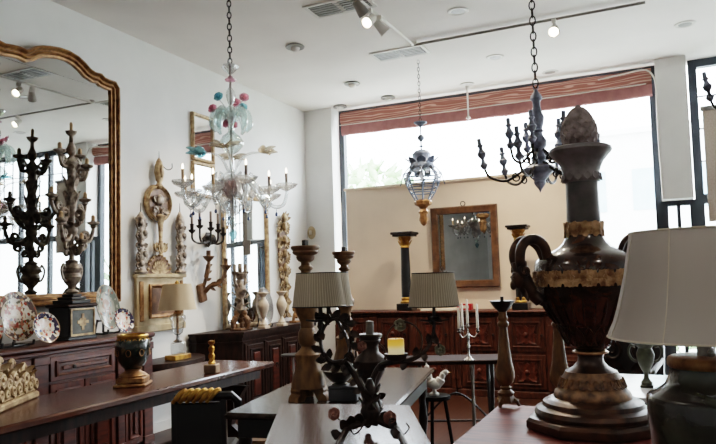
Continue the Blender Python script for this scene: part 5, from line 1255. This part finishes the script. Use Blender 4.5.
# arms with cups and candles
NA = 10
for k in range(NA):
    a = 2*pi*k/NA+.12; d = Vector((cos(a), sin(a), 0)); rr = 54 if k % 2 == 0 else 46
    ztip = 187 if k % 2 == 0 else 194
    pts = [d*4*s+Vector((0, 0, GZ(196))), d*14*s+Vector((0, 0, GZ(186))), d*22*s+Vector((0, 0, GZ(183))), d*31*s+Vector((0, 0, GZ(196))), d*40*s+Vector((0, 0, GZ(207))), d*(rr-4)*s+Vector((0, 0, GZ(206))), d*rr*s+Vector((0, 0, GZ(ztip+8))), d*rr*s+Vector((0, 0, GZ(ztip+4)))]
    pp = bez(pts, 6); n = len(pp)
    arm = MB().tube(pp, [(2.5-1.0*i/n)*s for i in range(n)], 9).obj('glass_arm', GL, t)
    e = d*rr*s
    MB().lathe([(1.4*s, GZ(ztip+5)), (4*s, GZ(ztip+3.5)), (8.6*s, GZ(ztip+1)), (10.8*s, GZ(ztip-2)), (10.4*s, GZ(ztip-2.5)), (4*s, GZ(ztip+2))], 20, c=e, wob=.05, cap=False).obj('bobeche', GL, arm)
    MB().lathe([(1.5*s, GZ(ztip+4)), (1.8*s, GZ(ztip+1)), (1.6*s, GZ(ztip-1))], 10, c=e).obj('candle_socket', GL, arm)
    cn = MB().lathe([(1.35*s, GZ(ztip+1)), (1.35*s, GZ(ztip-13)), (.6*s, GZ(ztip-13.6))], 10, c=e).obj('candle_sleeve', WAXT if (cos(a-.3) < -.2) else WAXG, arm)
    MB().lathe([(.5*s, GZ(ztip-13.4)), (1.0*s, GZ(ztip-15)), (.8*s, GZ(ztip-17)), (.1*s, GZ(ztip-19))], 8, c=e).obj('bulb', BULB, cn)
    q = pp[int(n*.62)]
    MB().tube([q+Vector((0, 0, -1.5*s)), q+Vector((0, 0, -5*s))], .25*s, 4).lathe([(.2*s, -9.5*s), (1.5*s, -8.5*s), (1.3*s, -6.5*s), (.3*s, -5*s)], 8, c=q).obj('glass_drop', GLN, arm)
    for q_ in (10, 22):
        w = pp[q_]; lf = MB()
        for sg in (-1, 1): lf.leaf(w, d*.6+Vector((0, 0, 1.0))+d.cross(Vector((0, 0, 1)))*sg*.6, d*-1+Vector((0, 0, .3)), 10*s, 5*s, .4)
        lf.obj('glass_leaf', GL, arm)

# --- tin lantern with gilt finial
lt = at(422, 170, Y=6.95); s = depth(lt)/F; zb = lt.z-(226-170)*s
t = thing('hanging_lantern', 'blue grey tin cage lantern with gilt pendant hanging before the partition', 'lantern', (lt.x, lt.y, zb), .3)
def LZ(y): return (226-y)*s
chain(t, LZ(121), CZ-zb-.01, .012, IRON, .05, .0035)
MB().lathe(L([(1, 127), (2.5, 125), (6.5, 122.5), (6.5, 121.5), (1, 121)], s, 226), 16).obj('canopy', LANT, t)
MB().lathe(L([(.8, 150), (.8, 147), (3, 146), (.9, 145), (.9, 141.5), (3.4, 139), (3.6, 137), (2.6, 135), (.8, 134), (.8, 126)], s, 226), 12).obj('stem', LANT, t)
cr = MB().lathe(L([(13, 168), (12.5, 165), (10, 161), (9, 157), (9.5, 154), (7, 151), (3, 149.5)], s, 226), 12)
for k in range(8):
    a = 2*pi*k/8; cr.leaf((9*s*cos(a), 9*s*sin(a), LZ(165)), (.5*cos(a), .5*sin(a), 1), (cos(a), sin(a), 0), 11*s, 9*s, .3); cr.leaf((11*s*cos(a+.39), 11*s*sin(a+.39), LZ(168)), (.3*cos(a+.4), .3*sin(a+.4), -1), (cos(a+.4), sin(a+.4), 0), 9*s, 8*s, .15)
cr.obj('crown', LANT, t)
cg = MB(); prof = [(13, 167), (19, 174), (17, 182), (12, 193), (7, 201)]
for k in range(8):
    a = 2*pi*k/8; cg.tube([(r*s*cos(a), r*s*sin(a), LZ(y)) for r, y in prof], .7*s, 5)
for r, y in prof+[(18.2, 178), (14.6, 188)]: cg.tube([(r*s*cos(k*pi/4), r*s*sin(k*pi/4), LZ(y)) for k in range(8)], .65*s, 5, closed=True)
for k in range(8): a = 2*pi*k/8; cg.leaf((19*s*cos(a), 19*s*sin(a), LZ(173)), (.15*cos(a), .15*sin(a), -1), (cos(a), sin(a), 0), 13*s, 4*s, .1)
cg.obj('cage', LANT, t)
MB().lathe(L([(12.6, 167.5), (18.5, 174), (16.5, 182), (11.6, 193), (6.6, 200.5)], s, 226), 8, cap=False).obj('lantern_glass', PANE, t, 0)
MB().lathe(L([(1, 226), (3, 224), (4.6, 220), (3.6, 215), (5, 212), (3.4, 209), (4.4, 207), (8, 205), (8.6, 202), (7, 200)], s, 226), 16, wob=.05).obj('gilt_pendant', GILT, t)

# --- dark turned-wood chandelier
def turned_chandelier(loc, label, s, rz=0):
    t = thing('turned_chandelier', label, 'chandelier', loc, rz)
    def Z(y): return (193-y)*s
    chain(t, Z(86), CZ-loc[2]-.02, .021, IRON, .075, .006)
    MB().lathe([(.06, CZ-loc[2]), (.05, CZ-loc[2]-.03), (.01, CZ-loc[2]-.045)], 16).obj('canopy', IRON, t)
    MB().lathe(L([(.3, 193), (1.5, 190), (4.5, 186), (6, 183), (5.5, 181), (10, 176), (15, 171.5), (16, 169), (13, 166.5), (7, 165), (6, 161), (8, 158), (6, 155), (4.4, 152), (8, 146), (8.4, 141), (6, 137), (4.4, 133), (6.5, 131), (4.6, 129), (6.6, 122), (7.2, 117), (5, 111), (3.6, 106), (3.8, 101), (6, 98), (5.4, 95), (2.4, 91), (1.6, 88)], s, 193), 20).tube([(2.6*s*cos(q*pi/6), 0, Z(86)+2.6*s*sin(q*pi/6)) for q in range(12)], .6*s, 5, closed=True).obj('shaft', CHAN, t)
    specs = [(2*pi*k/6+.35, 54, 178, 168, 0) for k in range(6)]+[(2*pi*k/5+.9, 27, 160, 148, 1) for k in range(5)]
    for a, r, lo, tip, kind in specs:
        d = Vector((cos(a), sin(a), 0))
        pts = [d*5*s+Vector((0, 0, Z(163 if not kind else 150))), d*r*.35*s+Vector((0, 0, Z(lo-6))), d*r*.62*s+Vector((0, 0, Z(lo+2))), d*r*.9*s+Vector((0, 0, Z(lo-2))), d*r*s+Vector((0, 0, Z(tip)))]
        m = MB().tube(bez(pts, 6), 1.4*s, 7)
        pl = spiral(r*.42*s, Z(lo-1), 5*s, 1.2*s, pi/2, -1.3, 14); m.tube(pl, .9*s, 6, M=RZ(a))
        o = m.obj('arm', IRON, t); e = d*r*s
        tl = Matrix.Translation(e+Vector((0, 0, Z(tip)))) @ Matrix.Rotation(radians(9 if not kind else 3), 4, Vector((-sin(a), cos(a), 0)))
        MB().lathe([(1*s, 0), (3*s, 2*s), (4.4*s, 5*s), (2.2*s, 8*s), (1.8*s, 11*s), (4*s, 14*s), (4.8*s, 17*s), (2.8*s, 20*s), (2*s, 23*s), (3.6*s, 25*s), (2.8*s, 26*s)], 12, M=tl).obj('candle_cup', CHAN, o)
        MB().lathe([(2.2*s, 25*s), (2.2*s, 32*s), (1.5*s, 32.5*s)], 10, M=tl).obj('candle_sleeve', CHAN, o)
    return t
p = at(540.5, 192.5, Y=5.15)
tcn = turned_chandelier(tuple(p), 'dark turned-wood chandelier with upright sleeves hanging before the bright window', depth(p)/F)
p2 = at(712, 105, D=5.2)
r_ = 54*depth(p)/F
dup(tcn, (p2.x+r_*cos(.35-.35)*.99, p2.y+.02, p2.z-.16), pi-.35, 'dark chandelier cut by the right edge, only its outer sleeve showing')

# ================================================================== LIGHT
w = bpy.data.worlds.new('overcast sky'); bpy.context.scene.world = w; w.use_nodes = True
nt = w.node_tree; bg = nt.nodes['Background']
sk = N(nt, 'ShaderNodeTexGradient'); tcw = N(nt, 'ShaderNodeTexCoord'); sx = N(nt, 'ShaderNodeSeparateXYZ')
rw = ramp(nt, [(0, (.80, .84, .88)), (.25, (.93, .97, 1)), (1, (.86, .94, 1))]); nt.nodes.remove(sk)
nt.links.new(tcw.outputs['Generated'], sx.inputs[0]); nt.links.new(sx.outputs[2], rw.inputs[0]); nt.links.new(rw.outputs[0], bg.inputs[0]); bg.inputs[1].default_value = 11
def area(name, loc, rot, sx, sy, power, col, portal=False):
    l = bpy.data.lights.new(name, 'AREA'); l.shape = 'RECTANGLE'; l.size = sx; l.size_y = sy; l.energy = power; l.color = col
    if portal: l.cycles.is_portal = True
    o = bpy.data.objects.new(name, l); C.objects.link(o); o.location = loc; o.rotation_euler = rot; return o
area('window_daylight', (-2.05, WYO+.14, 3.2), (-pi/2, 0, 0), 4.1, 1.3, 1, (1, 1, 1), True)
area('window_daylight', (-.35, WYO+.14, 1.3), (-pi/2, 0, 0), .8, 2.6, 1, (1, 1, 1), True)
area('window_daylight', (1.65, WYO+.14, 1.93), (-pi/2, 0, 0), 2.5, 3.8, 1, (1, 1, 1), True)
def spot(loc, tgt, power, col, ang):
    l = bpy.data.lights.new('spot_or_fill_beam', 'SPOT'); l.energy = power; l.color = col; l.spot_size = radians(ang); l.spot_blend = .8; l.shadow_soft_size = .05
    o = bpy.data.objects.new('spot_or_fill_beam', l); C.objects.link(o); o.location = loc; o.rotation_euler = (Vector(tgt)-Vector(loc)).to_track_quat('-Z', 'Y').to_euler(); return o
for px, py in ((458, 11), (495, 57), (295, 46)):
    p = at(px, py, Z=CZ-.03); spot(tuple(p), (p.x, p.y, 0), 110, (1, .84, .64), 120)
p = at(370, 15, Z=CZ-.2); spot((p.x, p.y-.1, p.z), (-3.5, 3.0, .8), 60, (1, .85, .65), 70)
p = at(554, 25, Z=CZ-.2); spot((p.x, p.y-.1, p.z), (-.6, 3.5, .8), 40, (1, .85, .65), 70)
for x, y in ((-2.2, 1.0), (1.2, 1.2)):
    spot((x, y, CZ-.03), (x, y, 0), 25, (1, .9, .78), 130)  # unseen overhead fill lamps added to brighten the foreground
vs = bpy.context.scene.view_settings; vs.view_transform = 'Filmic'; vs.look = 'Medium High Contrast'; vs.exposure = 1.22
cy = bpy.context.scene.cycles; cy.max_bounces = 10; cy.transparent_max_bounces = 24; cy.caustics_reflective = False; cy.caustics_refractive = False; cy.sample_clamp_indirect = 6
